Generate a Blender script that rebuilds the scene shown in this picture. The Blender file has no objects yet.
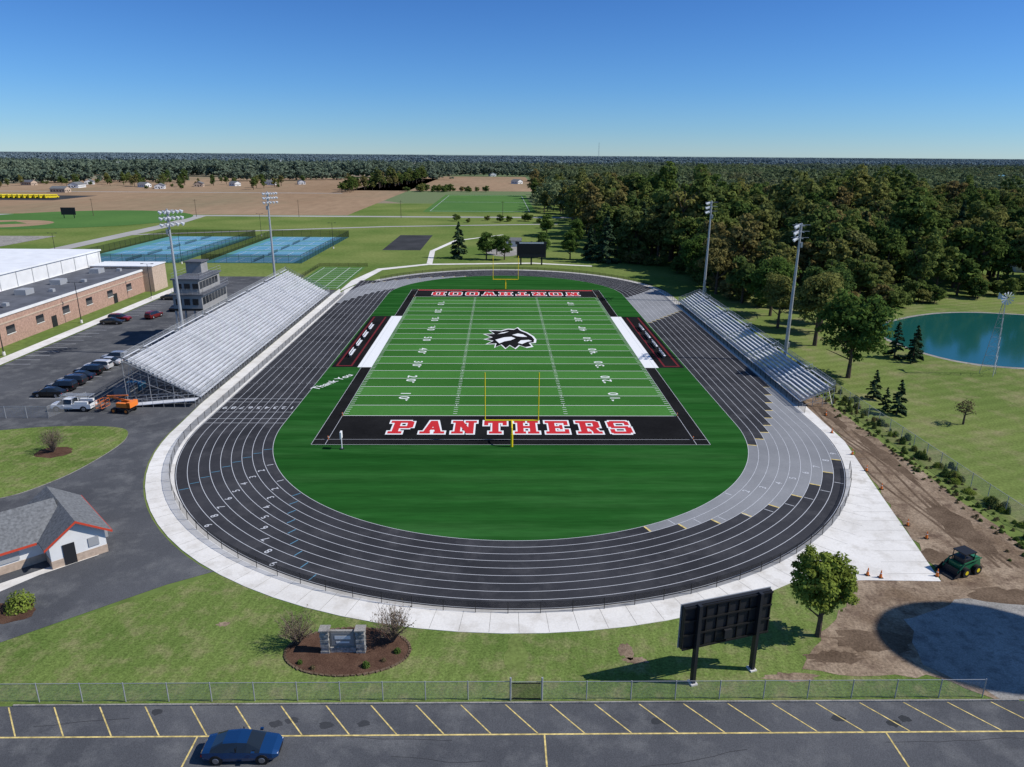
import bpy, math, random
import numpy as np
from mathutils import Matrix, Vector
random.seed(7); rng=np.random.default_rng(7)
S=bpy.context.scene; COL=bpy.context.collection
rad=math.radians
# ---------------------------------------------------------------- materials
def newmat(name):
    m=bpy.data.materials.new(name); m.use_nodes=True
    nt=m.node_tree; nt.nodes.clear(); out=nt.nodes.new("ShaderNodeOutputMaterial")
    return m,nt,out
def rgb(c): return (c[0],c[1],c[2],1)
def simple(name,c,rough=.6,metal=0,spec=.3,var=0,scale=1.0,coat=0):
    m,nt,out=newmat(name); b=nt.nodes.new("ShaderNodeBsdfPrincipled")
    b.inputs["Base Color"].default_value=rgb(c); b.inputs["Roughness"].default_value=rough
    b.inputs["Metallic"].default_value=metal; b.inputs["Specular IOR Level"].default_value=spec
    b.inputs["Coat Weight"].default_value=coat
    if var:
        n=nt.nodes.new("ShaderNodeTexNoise"); n.inputs["Scale"].default_value=scale; n.inputs["Detail"].default_value=4
        tc=nt.nodes.new("ShaderNodeTexCoord"); nt.links.new(tc.outputs["Object"],n.inputs["Vector"])
        r=nt.nodes.new("ShaderNodeValToRGB"); r.color_ramp.elements[0].position=.3; r.color_ramp.elements[1].position=.7
        r.color_ramp.elements[0].color=rgb([x*(1-var) for x in c]); r.color_ramp.elements[1].color=rgb([min(1,x*(1+var)) for x in c])
        nt.links.new(n.outputs[0],r.inputs[0]); nt.links.new(r.outputs[0],b.inputs["Base Color"])
    nt.links.new(b.outputs[0],out.inputs[0]); return m
def surf(name,c1,c2,c3=None,s1=.08,s2=1.5,s3=8,amt3=.5,bump=0,stretch=(1,1,1),ramp=(.35,.65),band=None):
    """outdoor matte surface: large blotches c1/c2, medium patches c3, fine grain"""
    m,nt,out=newmat(name); N=nt.nodes; L=nt.links
    tc=N.new("ShaderNodeTexCoord"); mp=N.new("ShaderNodeMapping"); mp.inputs["Scale"].default_value=stretch
    L.new(tc.outputs["Object"],mp.inputs[0])
    def noise(s,d=5,r=.6):
        n=N.new("ShaderNodeTexNoise"); n.inputs["Scale"].default_value=s; n.inputs["Detail"].default_value=d; n.inputs["Roughness"].default_value=r
        L.new(mp.outputs[0],n.inputs["Vector"]); return n
    n1=noise(s1); r1=N.new("ShaderNodeValToRGB"); r1.color_ramp.elements[0].position=ramp[0]; r1.color_ramp.elements[1].position=ramp[1]
    r1.color_ramp.elements[0].color=rgb(c1); r1.color_ramp.elements[1].color=rgb(c2); L.new(n1.outputs[0],r1.inputs[0]); col=r1.outputs[0]
    if c3:
        n2=noise(s2,6,.65); r2=N.new("ShaderNodeValToRGB"); r2.color_ramp.elements[0].position=.48; r2.color_ramp.elements[1].position=.68
        r2.color_ramp.elements[0].color=(0,0,0,1); r2.color_ramp.elements[1].color=(1,1,1,1); L.new(n2.outputs[0],r2.inputs[0])
        mx=N.new("ShaderNodeMixRGB"); L.new(r2.outputs[0],mx.inputs[0]); L.new(col,mx.inputs[1]); mx.inputs[2].default_value=rgb(c3); col=mx.outputs[0]
    n3=noise(s3,3,.7); mr=N.new("ShaderNodeMapRange"); mr.inputs[1].default_value=.25; mr.inputs[2].default_value=.75
    mr.inputs[3].default_value=1-amt3; mr.inputs[4].default_value=1+amt3; L.new(n3.outputs[0],mr.inputs[0])
    fac=mr.outputs[0]
    if band:
        mb=N.new("ShaderNodeMapping"); mb.inputs["Rotation"].default_value=(0,0,rad(band[0])); L.new(tc.outputs["Object"],mb.inputs[0])
        wv=N.new("ShaderNodeTexWave"); wv.inputs["Scale"].default_value=band[1]; wv.inputs["Distortion"].default_value=.6; wv.inputs["Detail"].default_value=2; L.new(mb.outputs[0],wv.inputs["Vector"])
        m2=N.new("ShaderNodeMapRange"); m2.inputs[3].default_value=1-band[2]; m2.inputs[4].default_value=1+band[2]; L.new(wv.outputs[0],m2.inputs[0])
        mu=N.new("ShaderNodeMath"); mu.operation='MULTIPLY'; L.new(fac,mu.inputs[0]); L.new(m2.outputs[0],mu.inputs[1]); fac=mu.outputs[0]
    mm=N.new("ShaderNodeVectorMath"); mm.operation='SCALE'; L.new(col,mm.inputs[0]); L.new(fac,mm.inputs["Scale"])
    b=N.new("ShaderNodeBsdfDiffuse"); L.new(mm.outputs[0],b.inputs[0])
    if bump:
        bp=N.new("ShaderNodeBump"); bp.inputs["Strength"].default_value=bump; bp.inputs["Distance"].default_value=.05
        L.new(n3.outputs[0],bp.inputs["Height"]); L.new(bp.outputs[0],b.inputs["Normal"])
    L.new(b.outputs[0],out.inputs[0]); return m
def leafmat(name,cols,trans=.3):
    m,nt,out=newmat(name); N=nt.nodes; L=nt.links
    oi=N.new("ShaderNodeObjectInfo"); r=N.new("ShaderNodeValToRGB")
    e=r.color_ramp.elements
    while len(e)<len(cols): e.new(.5)
    for i,c in enumerate(cols): e[i].position=i/(len(cols)-1) if len(cols)>1 else 0; e[i].color=rgb(c)
    nl=N.new("ShaderNodeTexNoise"); nl.inputs["Scale"].default_value=.02; nl.inputs["Detail"].default_value=2; L.new(oi.outputs["Location"],nl.inputs["Vector"])
    ma=N.new("ShaderNodeMath"); ma.operation='MULTIPLY_ADD'; L.new(oi.outputs["Random"],ma.inputs[0]); ma.inputs[1].default_value=.8
    mo=N.new("ShaderNodeMath"); mo.operation='MULTIPLY_ADD'; L.new(nl.outputs[0],mo.inputs[0]); mo.inputs[1].default_value=1.3; mo.inputs[2].default_value=-.52; L.new(mo.outputs[0],ma.inputs[2])
    L.new(ma.outputs[0],r.inputs[0])
    tc=N.new("ShaderNodeTexCoord"); n=N.new("ShaderNodeTexNoise"); n.inputs["Scale"].default_value=.7; n.inputs["Detail"].default_value=5
    L.new(tc.outputs["Object"],n.inputs["Vector"])
    mr=N.new("ShaderNodeMapRange"); mr.inputs[1].default_value=.3; mr.inputs[2].default_value=.7; mr.inputs[3].default_value=.65; mr.inputs[4].default_value=1.45
    L.new(n.outputs[0],mr.inputs[0]); mm=N.new("ShaderNodeVectorMath"); mm.operation='SCALE'; L.new(r.outputs[0],mm.inputs[0]); L.new(mr.outputs[0],mm.inputs["Scale"])
    d=N.new("ShaderNodeBsdfDiffuse"); t=N.new("ShaderNodeBsdfTranslucent"); mx=N.new("ShaderNodeMixShader"); mx.inputs[0].default_value=trans
    L.new(mm.outputs[0],d.inputs[0]); L.new(mm.outputs[0],t.inputs[0]); L.new(d.outputs[0],mx.inputs[1]); L.new(t.outputs[0],mx.inputs[2]); L.new(mx.outputs[0],out.inputs[0]); return m
def meshmat(name,c,op):
    m,nt,out=newmat(name); N=nt.nodes; d=N.new("ShaderNodeBsdfDiffuse"); d.inputs[0].default_value=rgb(c)
    t=N.new("ShaderNodeBsdfTransparent"); mx=N.new("ShaderNodeMixShader"); mx.inputs[0].default_value=op
    nt.links.new(t.outputs[0],mx.inputs[1]); nt.links.new(d.outputs[0],mx.inputs[2]); nt.links.new(mx.outputs[0],out.inputs[0]); return m

M={}
M['lawn']=surf("lawn_grass",(.095,.145,.034),(.160,.210,.058),(.205,.205,.09),.09,.5,5,.5,.6,band=(12,.33,.06))
M['lawn_r']=surf("meadow_grass",(.12,.165,.045),(.165,.205,.06),(.22,.21,.10),.03,.18,3,.35,0,band=(70,.12,.07))
M['field_green']=surf("sports_field_grass",(.07,.155,.045),(.09,.18,.052),None,.02,1,.5,.1)
M['soil']=surf("ploughed_field_soil",(.26,.175,.11),(.33,.23,.15),(.24,.19,.12),.006,.01,.15,.14,0,(1,.3,1),band=(85,.03,.05))
M['asphalt']=surf("asphalt",(.066,.069,.076),(.105,.108,.116),(.135,.137,.14),.06,.3,14,.35,.3)
M['asphalt_dk']=surf("dark_asphalt",(.040,.043,.047),(.060,.062,.068),None,.1,1,10,.2)
M['sealant']=simple("crack_sealant",(.035,.035,.038),.7)
M['gravel']=surf("gravel",(.24,.23,.21),(.34,.32,.29),(.17,.16,.15),.15,.8,8,.35,.5)
M['road']=surf("light_road",(.32,.31,.30),(.40,.39,.37),None,.02,1,3,.1)
M['concrete']=surf("concrete",(.64,.615,.57),(.75,.725,.68),(.56,.53,.48),.1,.5,6,.08)
M['dirt']=surf("bare_dirt",(.17,.12,.08),(.32,.245,.175),(.13,.09,.065),.22,.6,4,.45,.8)
M['dirt2']=surf("churned_dirt",(.10,.07,.048),(.16,.115,.08),None,.4,.6,5,.4,.8)
M['mulch']=surf("mulch",(.075,.042,.030),(.115,.068,.047),None,.8,1,12,.5,.6)
M['turfD']=surf("infill_turf",(.013,.070,.013),(.020,.092,.018),(.030,.108,.026),.05,.12,.9,.2,0,(.25,2,1),band=(90,.09,.10))
M['turf1']=surf("field_turf",(.032,.118,.022),(.042,.138,.028),None,.05,1,3,.16)
M['turf2']=surf("field_turf_light",(.052,.168,.034),(.064,.190,.043),None,.05,1,3,.16)
M['turfblk']=surf("black_turf",(.010,.010,.011),(.018,.018,.019),None,.1,1,3,.2)
M['track']=surf("track_rubber",(.030,.031,.036),(.050,.051,.058),(.062,.062,.068),.05,.3,8,.15)
M['grey']=surf("grey_track_rubber",(.20,.205,.215),(.26,.265,.275),None,.1,.3,6,.08)
M['white']=simple("white_paint",(.75,.75,.74),.7,spec=.1)
M['whiteline']=simple("track_line_paint",(.50,.51,.53),.7,spec=.1)
M['yellow']=simple("yellow_paint",(.60,.47,.18),.7,spec=.1,var=.4,scale=3)
M['red']=simple("red_turf",(.52,.025,.03),.8,spec=.1)
M['dred']=simple("dark_red_turf",(.14,.016,.02),.8,spec=.1)
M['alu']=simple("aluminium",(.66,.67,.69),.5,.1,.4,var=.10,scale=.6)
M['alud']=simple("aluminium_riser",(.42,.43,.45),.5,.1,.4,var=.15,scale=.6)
M['steel']=simple("galvanised_steel",(.40,.41,.42),.5,.3,.4)
M['siding']=simple("grey_siding",(.27,.265,.26),.8,spec=.1,var=.1,scale=1)
M['black']=simple("black_paint",(.012,.012,.013),.5)
M['dark']=simple("dark_panel",(.02,.021,.024),.5)
M['goal']=simple("goal_yellow",(.80,.62,.02),.35)
M['tyre']=simple("tyre_rubber",(.015,.015,.015),.8)
M['rim']=simple("wheel_rim",(.35,.35,.36),.3,.8)
M['glass']=simple("window_glass",(.012,.016,.02),.06,0,.8)
M['redl']=simple("red_lens",(.4,.01,.01),.3)
M['whitel']=simple("clear_lens",(.7,.7,.72),.2)
M['brick']=simple("brick",(.38,.245,.19),.85,spec=.1,var=.22,scale=3)
M['brick2']=simple("tan_brick",(.45,.35,.27),.85,spec=.1,var=.15,scale=3)
M['wallw']=simple("white_wall",(.68,.68,.67),.7,spec=.1,var=.06,scale=.5)
M['roofw']=simple("white_roof_membrane",(.72,.73,.74),.7,spec=.1,var=.07,scale=.3)
M['roofd']=simple("dark_roof_membrane",(.11,.115,.13),.8,spec=.1,var=.25,scale=.4)
M['shingle']=simple("grey_shingles",(.15,.155,.16),.85,spec=.1,var=.3,scale=4)
M['trimred']=simple("red_trim",(.50,.06,.03),.5)
M['stone']=simple("stone",(.30,.29,.27),.9,spec=.1,var=.5,scale=5)
M['orange']=simple("orange_paint",(.80,.20,.03),.4)
M['green']=simple("machine_green",(.02,.14,.06),.4)
M['tblue']=surf("tennis_blue",(.10,.26,.38),(.12,.29,.42),None,.1,1,3,.05)
M['tgreen']=surf("tennis_green",(.09,.25,.23),(.11,.28,.26),None,.1,1,3,.05)
M['bark']=simple("bark",(.10,.075,.055),.9,spec=.1,var=.3,scale=4)
M['twig']=simple("twigs",(.20,.15,.12),.9,spec=.1)
M['chain']=meshmat("chain_link",(.35,.36,.37),.22)
M['chainb']=meshmat("black_chain_link",(.02,.02,.02),.4)
M['screen']=meshmat("windscreen",(.012,.02,.016),.5)
M['leaf']=leafmat("leaves",[(.065,.105,.030),(.110,.155,.038),(.080,.130,.034),(.15,.185,.05),(.095,.14,.040),(.21,.205,.062),(.12,.155,.05),(.23,.18,.07),(.09,.14,.04)],.35)
M['leafh']=leafmat("leaves_green",[(.075,.130,.030),(.105,.165,.038)],.35)
M['leafy']=leafmat("leaves_yellow_green",[(.19,.25,.045),(.21,.26,.05)],.35)
M['leafs']=leafmat("needles",[(.035,.066,.034),(.052,.085,.044)],.1)
M['leaff']=leafmat("distant_haze_leaves",[(.105,.145,.070),(.14,.175,.085),(.12,.155,.08),(.17,.18,.095)],.25)  # woodland foliage with slight aerial haze painted into its colours
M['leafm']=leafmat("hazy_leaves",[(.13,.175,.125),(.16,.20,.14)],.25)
M['leafff']=leafmat("far_haze_leaves",[(.20,.265,.29),(.22,.285,.32)],.25)  # farthest rows: bluish air haze is put into the leaf colour
M['leafb']=leafmat("bush_leaves",[(.14,.11,.06),(.11,.105,.05)],.2)
m,nt,out=newmat("pond_water"); b=nt.nodes.new("ShaderNodeBsdfPrincipled"); b.inputs["Base Color"].default_value=(.010,.085,.075,1); b.inputs["Roughness"].default_value=.1; b.inputs["Specular IOR Level"].default_value=.35
n=nt.nodes.new("ShaderNodeTexNoise"); n.inputs["Scale"].default_value=1.2; bp=nt.nodes.new("ShaderNodeBump"); bp.inputs["Strength"].default_value=.12
nt.links.new(n.outputs[0],bp.inputs["Height"]); nt.links.new(bp.outputs[0],b.inputs["Normal"]); nt.links.new(b.outputs[0],out.inputs[0]); M['water']=m
# ground: lawn-like nearby, farmland patchwork beyond
m,nt,out=newmat("farmland_ground"); N=nt.nodes; L=nt.links
tc=N.new("ShaderNodeTexCoord"); mp=N.new("ShaderNodeMapping"); mp.inputs["Scale"].default_value=(.0022,.0013,1); L.new(tc.outputs["Object"],mp.inputs[0])
vo=N.new("ShaderNodeTexVoronoi"); vo.distance='CHEBYCHEV'; vo.inputs["Scale"].default_value=1; vo.inputs["Randomness"].default_value=.8; L.new(mp.outputs[0],vo.inputs["Vector"])
sep=N.new("ShaderNodeSeparateColor"); L.new(vo.outputs["Color"],sep.inputs[0])
r=N.new("ShaderNodeValToRGB"); r.color_ramp.interpolation='CONSTANT'; e=r.color_ramp.elements
while len(e)<6: e.new(.5)
for i,c in enumerate([(.13,.175,.09),(.25,.205,.15),(.14,.18,.09),(.22,.20,.14),(.13,.17,.09),(.27,.22,.16)]): e[i].position=i/6; e[i].color=rgb(c)
L.new(sep.outputs[0],r.inputs[0])
def nz(s,d=5):
    n=N.new("ShaderNodeTexNoise"); n.inputs["Scale"].default_value=s; n.inputs["Detail"].default_value=d; L.new(tc.outputs["Object"],n.inputs["Vector"]); return n
g=N.new("ShaderNodeValToRGB"); g.color_ramp.elements[0].position=.35; g.color_ramp.elements[1].position=.65
g.color_ramp.elements[0].color=(.105,.16,.040,1); g.color_ramp.elements[1].color=(.175,.21,.065,1); L.new(nz(.03,6).outputs[0],g.inputs[0])
sx=N.new("ShaderNodeSeparateXYZ"); L.new(tc.outputs["Object"],sx.inputs[0])
mr=N.new("ShaderNodeMapRange"); mr.inputs[1].default_value=560; mr.inputs[2].default_value=570; L.new(sx.outputs["Y"],mr.inputs[0])
mx=N.new("ShaderNodeMixRGB"); L.new(mr.outputs[0],mx.inputs[0]); L.new(g.outputs[0],mx.inputs[1]); L.new(r.outputs[0],mx.inputs[2])
# beyond a kilometre or so land turns greener, with haze mixed into its colour
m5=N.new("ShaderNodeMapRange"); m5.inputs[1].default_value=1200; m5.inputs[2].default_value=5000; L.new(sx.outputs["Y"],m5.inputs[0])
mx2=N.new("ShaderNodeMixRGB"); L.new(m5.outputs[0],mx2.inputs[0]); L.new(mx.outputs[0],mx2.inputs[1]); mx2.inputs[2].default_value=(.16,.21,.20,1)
n4=nz(.8,6); m4=N.new("ShaderNodeMapRange"); m4.inputs[1].default_value=.25; m4.inputs[2].default_value=.75; m4.inputs[3].default_value=.78; m4.inputs[4].default_value=1.22; L.new(n4.outputs[0],m4.inputs[0])
vm=N.new("ShaderNodeVectorMath"); vm.operation='SCALE'; L.new(mx2.outputs[0],vm.inputs[0]); L.new(m4.outputs[0],vm.inputs["Scale"])
d=N.new("ShaderNodeBsdfDiffuse"); L.new(vm.outputs[0],d.inputs[0]); L.new(d.outputs[0],out.inputs[0]); M['ground']=m

# ---------------------------------------------------------------- mesh builder
class MB:
    def __init__(s): s.v=[]; s.f=[]; s.m=[]; s.mats=[]
    def mi(s,k):
        if k not in s.mats: s.mats.append(k)
        return s.mats.index(k)
    def add(s,vs,fs,k):
        o=len(s.v); i=s.mi(k); s.v.extend([tuple(p) for p in vs]); s.f.extend([[a+o for a in f] for f in fs]); s.m.extend([i]*len(fs))
    def poly(s,pts,k): s.add(pts,[list(range(len(pts)))],k)
    def sheet(s,pts,z,k): s.poly([(p[0],p[1],z) for p in pts],k)
    def rect(s,x0,y0,x1,y1,z,k): s.sheet([(x0,y0),(x1,y0),(x1,y1),(x0,y1)],z,k)
    def box(s,cx,cy,cz,sx,sy,sz,k,rz=0):
        c,sn=math.cos(rz),math.sin(rz); vs=[]
        for dz in(-.5,.5):
            for dx,dy in((-.5,-.5),(.5,-.5),(.5,.5),(-.5,.5)):
                x,y=dx*sx,dy*sy; vs.append((cx+x*c-y*sn,cy+x*sn+y*c,cz+dz*sz))
        s.add(vs,[[3,2,1,0],[4,5,6,7],[0,1,5,4],[1,2,6,5],[2,3,7,6],[3,0,4,7]],k)
    def bb(s,x0,x1,y0,y1,z0,z1,k): s.box((x0+x1)/2,(y0+y1)/2,(z0+z1)/2,abs(x1-x0),abs(y1-y0),abs(z1-z0),k)
    def cyl(s,p,q,r1,r2,n,k,cap=True):
        p=Vector(p); q=Vector(q); d=(q-p).normalized(); a=d.orthogonal().normalized(); b=d.cross(a); vs=[]
        for c,r in((p,r1),(q,r2)):
            for i in range(n):
                t=2*math.pi*i/n; vs.append(c+a*(r*math.cos(t))+b*(r*math.sin(t)))
        fs=[[i,(i+1)%n,n+(i+1)%n,n+i] for i in range(n)]
        if cap: fs+= [list(range(n))[::-1],list(range(n,2*n))]
        s.add(vs,fs,k)
    def beam(s,p,q,w,k): s.cyl(p,q,w*.7,w*.7,4,k)
    def prism(s,pts,z0,z1,k,ktop=None):
        n=len(pts); vs=[(p[0],p[1],z0) for p in pts]+[(p[0],p[1],z1) for p in pts]
        s.add(vs,[[i,(i+1)%n,n+(i+1)%n,n+i] for i in range(n)],k); s.add(vs[n:],[list(range(n))],ktop or k)
    def obj(s,name,parent=None,loc=(0,0,0),rz=0,smooth=False,link=True,coll=None):
        me=bpy.data.meshes.new(name); me.from_pydata(s.v,[],s.f)
        for k in s.mats: me.materials.append(M[k])
        me.polygons.foreach_set("material_index",s.m)
        if smooth: me.polygons.foreach_set("use_smooth",[True]*len(s.f))
        me.update(); o=bpy.data.objects.new(name,me); o.location=loc; o.rotation_euler=(0,0,rz)
        if link: (coll or COL).objects.link(o)
        if parent: o.parent=parent
        return o
def empty(name,loc=(0,0,0),rz=0):
    e=bpy.data.objects.new(name,None); e.location=loc; e.rotation_euler=(0,0,rz); COL.objects.link(e); return e
def rough(pts,step,amp,seed=0):
    r=random.Random(seed); o=[]
    for i in range(len(pts)):
        a=pts[i]; b=pts[(i+1)%len(pts)]; d=math.dist(a,b); n=max(1,int(d/step))
        for j in range(n):
            t=j/n; o.append((a[0]+(b[0]-a[0])*t+r.uniform(-amp,amp),a[1]+(b[1]-a[1])*t+r.uniform(-amp,amp)))
    return o
def blob(cx,cy,rx,ry,seed,n=22,am=.3):
    r=random.Random(seed); return [(cx+rx*(1+r.uniform(-am,am))*math.cos(2*math.pi*i/n),cy+ry*(1+r.uniform(-am,am))*math.sin(2*math.pi*i/n)) for i in range(n)]
def bezclosed(pts,n=8):
    o=[];N_=len(pts)
    for i in range(N_):
        p0,p1,p2,p3=[pts[(i+j-1)%N_] for j in range(4)]
        for j in range(n):
            t=j/n; o.append(tuple(.5*((2*p1[k])+(-p0[k]+p2[k])*t+(2*p0[k]-5*p1[k]+4*p2[k]-p3[k])*t*t+(-p0[k]+3*p1[k]-3*p2[k]+p3[k])*t**3) for k in(0,1)))
    return o
def textmesh(body,size):
    cu=bpy.data.curves.new("t",'FONT'); cu.body=body; cu.size=size; cu.align_x='CENTER'; cu.align_y='CENTER'; cu.offset=size*.012
    o=bpy.data.objects.new("t",cu); COL.objects.link(o); dg=bpy.context.evaluated_depsgraph_get(); dg.update()
    me=o.evaluated_get(dg).to_mesh(); vs=[tuple(v.co) for v in me.vertices]; fs=[list(p.vertices) for p in me.polygons]
    o.evaluated_get(dg).to_mesh_clear(); bpy.data.objects.remove(o); return vs,fs
def puttext(mb,body,size,x,y,z,rot,k,sx=1,sy=1):
    vs,fs=textmesh(body,size); c,s_=math.cos(rot),math.sin(rot)
    mb.add([(x+(v[0]*sx)*c-(v[1]*sy)*s_, y+(v[0]*sx)*s_+(v[1]*sy)*c, z) for v in vs],fs,k)

# ---------------------------------------------------------------- ground
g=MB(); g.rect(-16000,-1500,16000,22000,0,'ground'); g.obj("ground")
g=MB(); g.sheet(rough([(-75,41.2),(36,41.2),(36,47),(30,60),(20,75),(-25,75),(-27,57.5),(-40.2,47.9),(-58,34),(-75,34)],3,.05),.012,'lawn'); g.obj("lawn")
g=MB(); g.sheet(rough([(52,60),(62,44),(160,40),(260,120),(260,215),(60,200),(50,110)],6,.3),.010,'lawn_r'); g.obj("meadow")
g=MB(); g.rect(-560,452,-95,1130,.03,'soil'); g.rect(-155,760,40,1250,.03,'soil'); g.obj("ploughed_field")
g=MB(); g.rect(-52,482,22,690,.04,'field_green')
for x in(-48,18): g.rect(x-.15,490,x+.15,680,.06,'whiteline')
for y in(490,585,680): g.rect(-48,y-.4,18,y+.4,.06,'whiteline')
g.obj("soccer_field")
g=MB(); g.rect(-48,287,-33,342,.03,'asphalt_dk'); g.obj("asphalt_pad")
g=MB(); g.rect(-700,440,900,448,.05,'road')
g.sheet(rough([(-176,240),(-169,240),(-169,380),(-176,440),(-184,440),(-178,380)],200,0),.055,'road')
g.sheet([(-260,240),(-168,262),(-168,268),(-262,246)],.06,'road')
g.rect(-700,700,-150,706,.06,'road')
g.sheet([(-170,335),(-60,380),(30,400),(30,404),(-62,384),(-170,339)],.065,'road')
g.obj("road")
g=MB(); g.rect(-290,262,-200,330,.03,'gravel'); g.obj("gravel_lot")
g=MB(); g.sheet([(-46,196),(-42.5,215),(-40,236),(-26,248),(10,252),(30,246),(30,248),(10,254.5),(-27,250.5),(-42,239),(-46,215)],.035,'concrete')
g.sheet([(-27,251),(-25,250.5),(-27,285),(-20,320),(0,345),(0,347),(-22,321),(-29,285)],.04,'concrete'); g.obj("footpath")
g=MB(); g.sheet(blob(0,287,7.5,17,9,28,.03),.03,'gravel'); g.obj("throwing_circle")

arcL=[( -46.6*math.cos(rad(a)), 95-46.6*math.sin(rad(a))) for a in range(0,56,4)]
g=MB(); g.sheet([(-90,222),(-64,222),(-64,200),(-47,200),(-47,104)]+arcL+[(-27.6,57.7),(-31,55.6),(-40.2,47.9),(-58,34),(-130,34),(-130,119),(-90,119)],.02,'asphalt')
g.obj("asphalt_drive")
isl=bezclosed([(-80,73),(-66,71),(-57,72),(-53,77),(-51.3,84),(-51.3,90),(-54,93.6),(-62,94.2),(-70,92.5),(-80,89)])
g=MB(); g.prism(isl,.0,.10,'gravel','lawn'); g.obj("grass_island")
g=MB(); g.sheet(blob(-58,85,2.2,1.8,2,20,.08),.11,'mulch'); g.obj("mulch_bed")
g=MB(); g.rect(-93,119,-90.2,222,.14,'concrete'); g.obj("sidewalk")
g=MB()
for y in np.arange(106,200,2.9): g.rect(-74,y,-69,y+.1,.026,'whiteline')
for y in np.arange(125,200,2.9): g.rect(-90,y,-85.5,y+.1,.026,'whiteline')
g.obj("lot_markings")
g=MB(); g.rect(-160,-60,180,40.95,.02,'asphalt'); g.obj("parking_lot")
g=MB(); g.box(0,40.98,.06,70,.12,.12,'gravel'); g.obj("kerb")
g=MB(); g.rect(-75,38.1,60,38.22,.026,'yellow')
x=-60.1
while x<40:
    g.sheet([(x,40.85),(x+2.1,38.24),(x+2.21,38.24),(x+.11,40.85)],.030,'yellow'); x+=3.1
for x in(-44,-21.3,1.4,24.1): g.rect(x-.055,30,x+.055,38.1,.030,'yellow')
g.obj("parking_stall_markings")
g=MB(); r_=random.Random(5)
def crack(x,y,a,n,z,st=1.2):
    for i in range(n):
        x2=x+st*math.cos(a); y2=y+st*math.sin(a); w=.022; nx,ny=-math.sin(a)*w,math.cos(a)*w
        g.sheet([(x-nx,y-ny),(x2-nx,y2-ny),(x2+nx,y2+ny),(x+nx,y+ny)],z,'sealant'); x,y=x2,y2; a=a*.85+r_.uniform(-.15,.15)
for i in range(6): crack(r_.uniform(-36,26),34.6+i*.9,r_.uniform(-.08,.08),r_.randint(5,10),.0235+i*.0002)
for i in range(10): crack(r_.uniform(-60,-46),r_.uniform(60,98),r_.uniform(0,1.2),r_.randint(4,8),.0235+i*.0002)
g.obj("crack_sealing")
g=MB()
for i in range(9): g.sheet(blob(r_.uniform(-34,30),r_.uniform(38.6,40.4),.45,.3,i,12,.3),.0255+i*.0001,'asphalt_dk')
g.obj("oil_stain")
g=MB(); g.sheet(rough([(45,113),(49.2,108),(49.5,84),(50,62),(64,52),(64,41.1),(33.5,41.1),(30,43.4),(25,43.6),(20.8,44.6),(24.5,48.5),(29.5,54),(31,57),(38.5,56),(42.5,77),(44.9,89)],1.2,.3,3),.026,'dirt'); g.obj("bare_dirt")
g=MB()
for i,(cx,cy,rx,ry) in enumerate([(28,47.5,3.2,1.4),(46,66,1.6,6),(47.5,84,1,8),(43,53,4,1.6),(24,45.6,2,.8),(47,98,.8,5),(40,60,1.8,1.2)]): g.sheet(blob(cx,cy,rx,ry,i+10,34,.3),.0285,'dirt2')
for i in range(4): # tyre ruts
    x0=43.5+i*1.1; pts=[(x0+.5*math.sin(t*.25+i),58+t) for t in np.arange(0,48,3)]
    g.sheet([(p[0]-.16,p[1]) for p in pts]+[(p[0]+.16,p[1]) for p in pts[::-1]],.0275+i*.0003,'dirt2')
g.obj("churned_soil")
g=MB(); g.sheet(rough([(30.5,45),(33.6,41.3),(64,41.3),(64,50),(48,52),(38,53),(32,50)],1.2,.35,4),.031,'gravel'); g.obj("gravel_drive")
g=MB()
for i,(cx,cy,rx,ry) in enumerate([(8.2,46.5,.6,.9),(8.8,45.4,.9,.4),(-24,50,.5,.3),(-.3,46,.8,2.4),(20,43.5,2,.5)]): g.sheet(blob(cx,cy,rx,ry,i+3,18,.35),.018,'lawn_r' if i==3 else 'dirt')
g.obj("bare_soil_patch")

# ---------------------------------------------------------------- stadium surfaces
YA,YB,RI,LW,NL=95.0,193.6,32.0,1.24,9
RO=RI+LW*NL
def stad(r,n=72):
    o=[]
    for i in range(n+1): a=math.pi+math.pi*i/n; o.append((r*math.cos(a),YA+r*math.sin(a)))
    for i in range(n+1): a=math.pi*i/n; o.append((r*math.cos(a),YB+r*math.sin(a)))
    return o
def ring(mb,r1,r2,z,k,n=72):
    a=stad(r1,n); b=stad(r2,n); m_=len(a)
    mb.add([(p[0],p[1],z) for p in a+b],[[i,(i+1)%m_,m_+(i+1)%m_,m_+i][::-1] for i in range(m_)],k)
g=MB()
outer=[(46.4*math.cos(a),YA+46.4*math.sin(a)) for a in np.linspace(math.pi,math.pi*2-rad(58),30)]
outer+=[(31.5,56),(38.2,55.8),(42.3,77),(44.7,89),(45.6,113),(45.2,YB)]
outer+=[(45.2*math.cos(a),YB+45.2*math.sin(a)) for a in np.linspace(0.05,math.pi-.05,30)]+[(-46.6,YB+8),(-46.9,YB),(-46.9,104)]
g.prism(outer,0,.05,'concrete'); g.obj("concrete_apron")
g=MB()
for i in range(60):
    a=math.pi+math.pi*i/60; c,s_=math.cos(a),math.sin(a); p=(43.6*c,YA+43.6*s_); q=(46.3*c,YA+46.3*s_); nx,ny=-s_*.015,c*.015
    g.sheet([(p[0]-nx,p[1]-ny),(q[0]-nx,q[1]-ny),(q[0]+nx,q[1]+ny),(p[0]+nx,p[1]+ny)],.055,'gravel')
for y in np.arange(96,194,2.4): g.rect(-46.5,y,-43.4,y+.03,.055,'gravel')
for y in np.arange(57,77,2.0): g.rect(34+ (y-57)*.2,y,38.6+(y-57)*.2,y+.03,.055,'gravel')
g.obj("concrete_joints")
g=MB(); ring(g,RI-.1,RO+.15,.062,'track'); g.rect(-RO-.15,YB,-RI,YB+22,.0618,'track'); g.obj("running_track")
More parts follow.
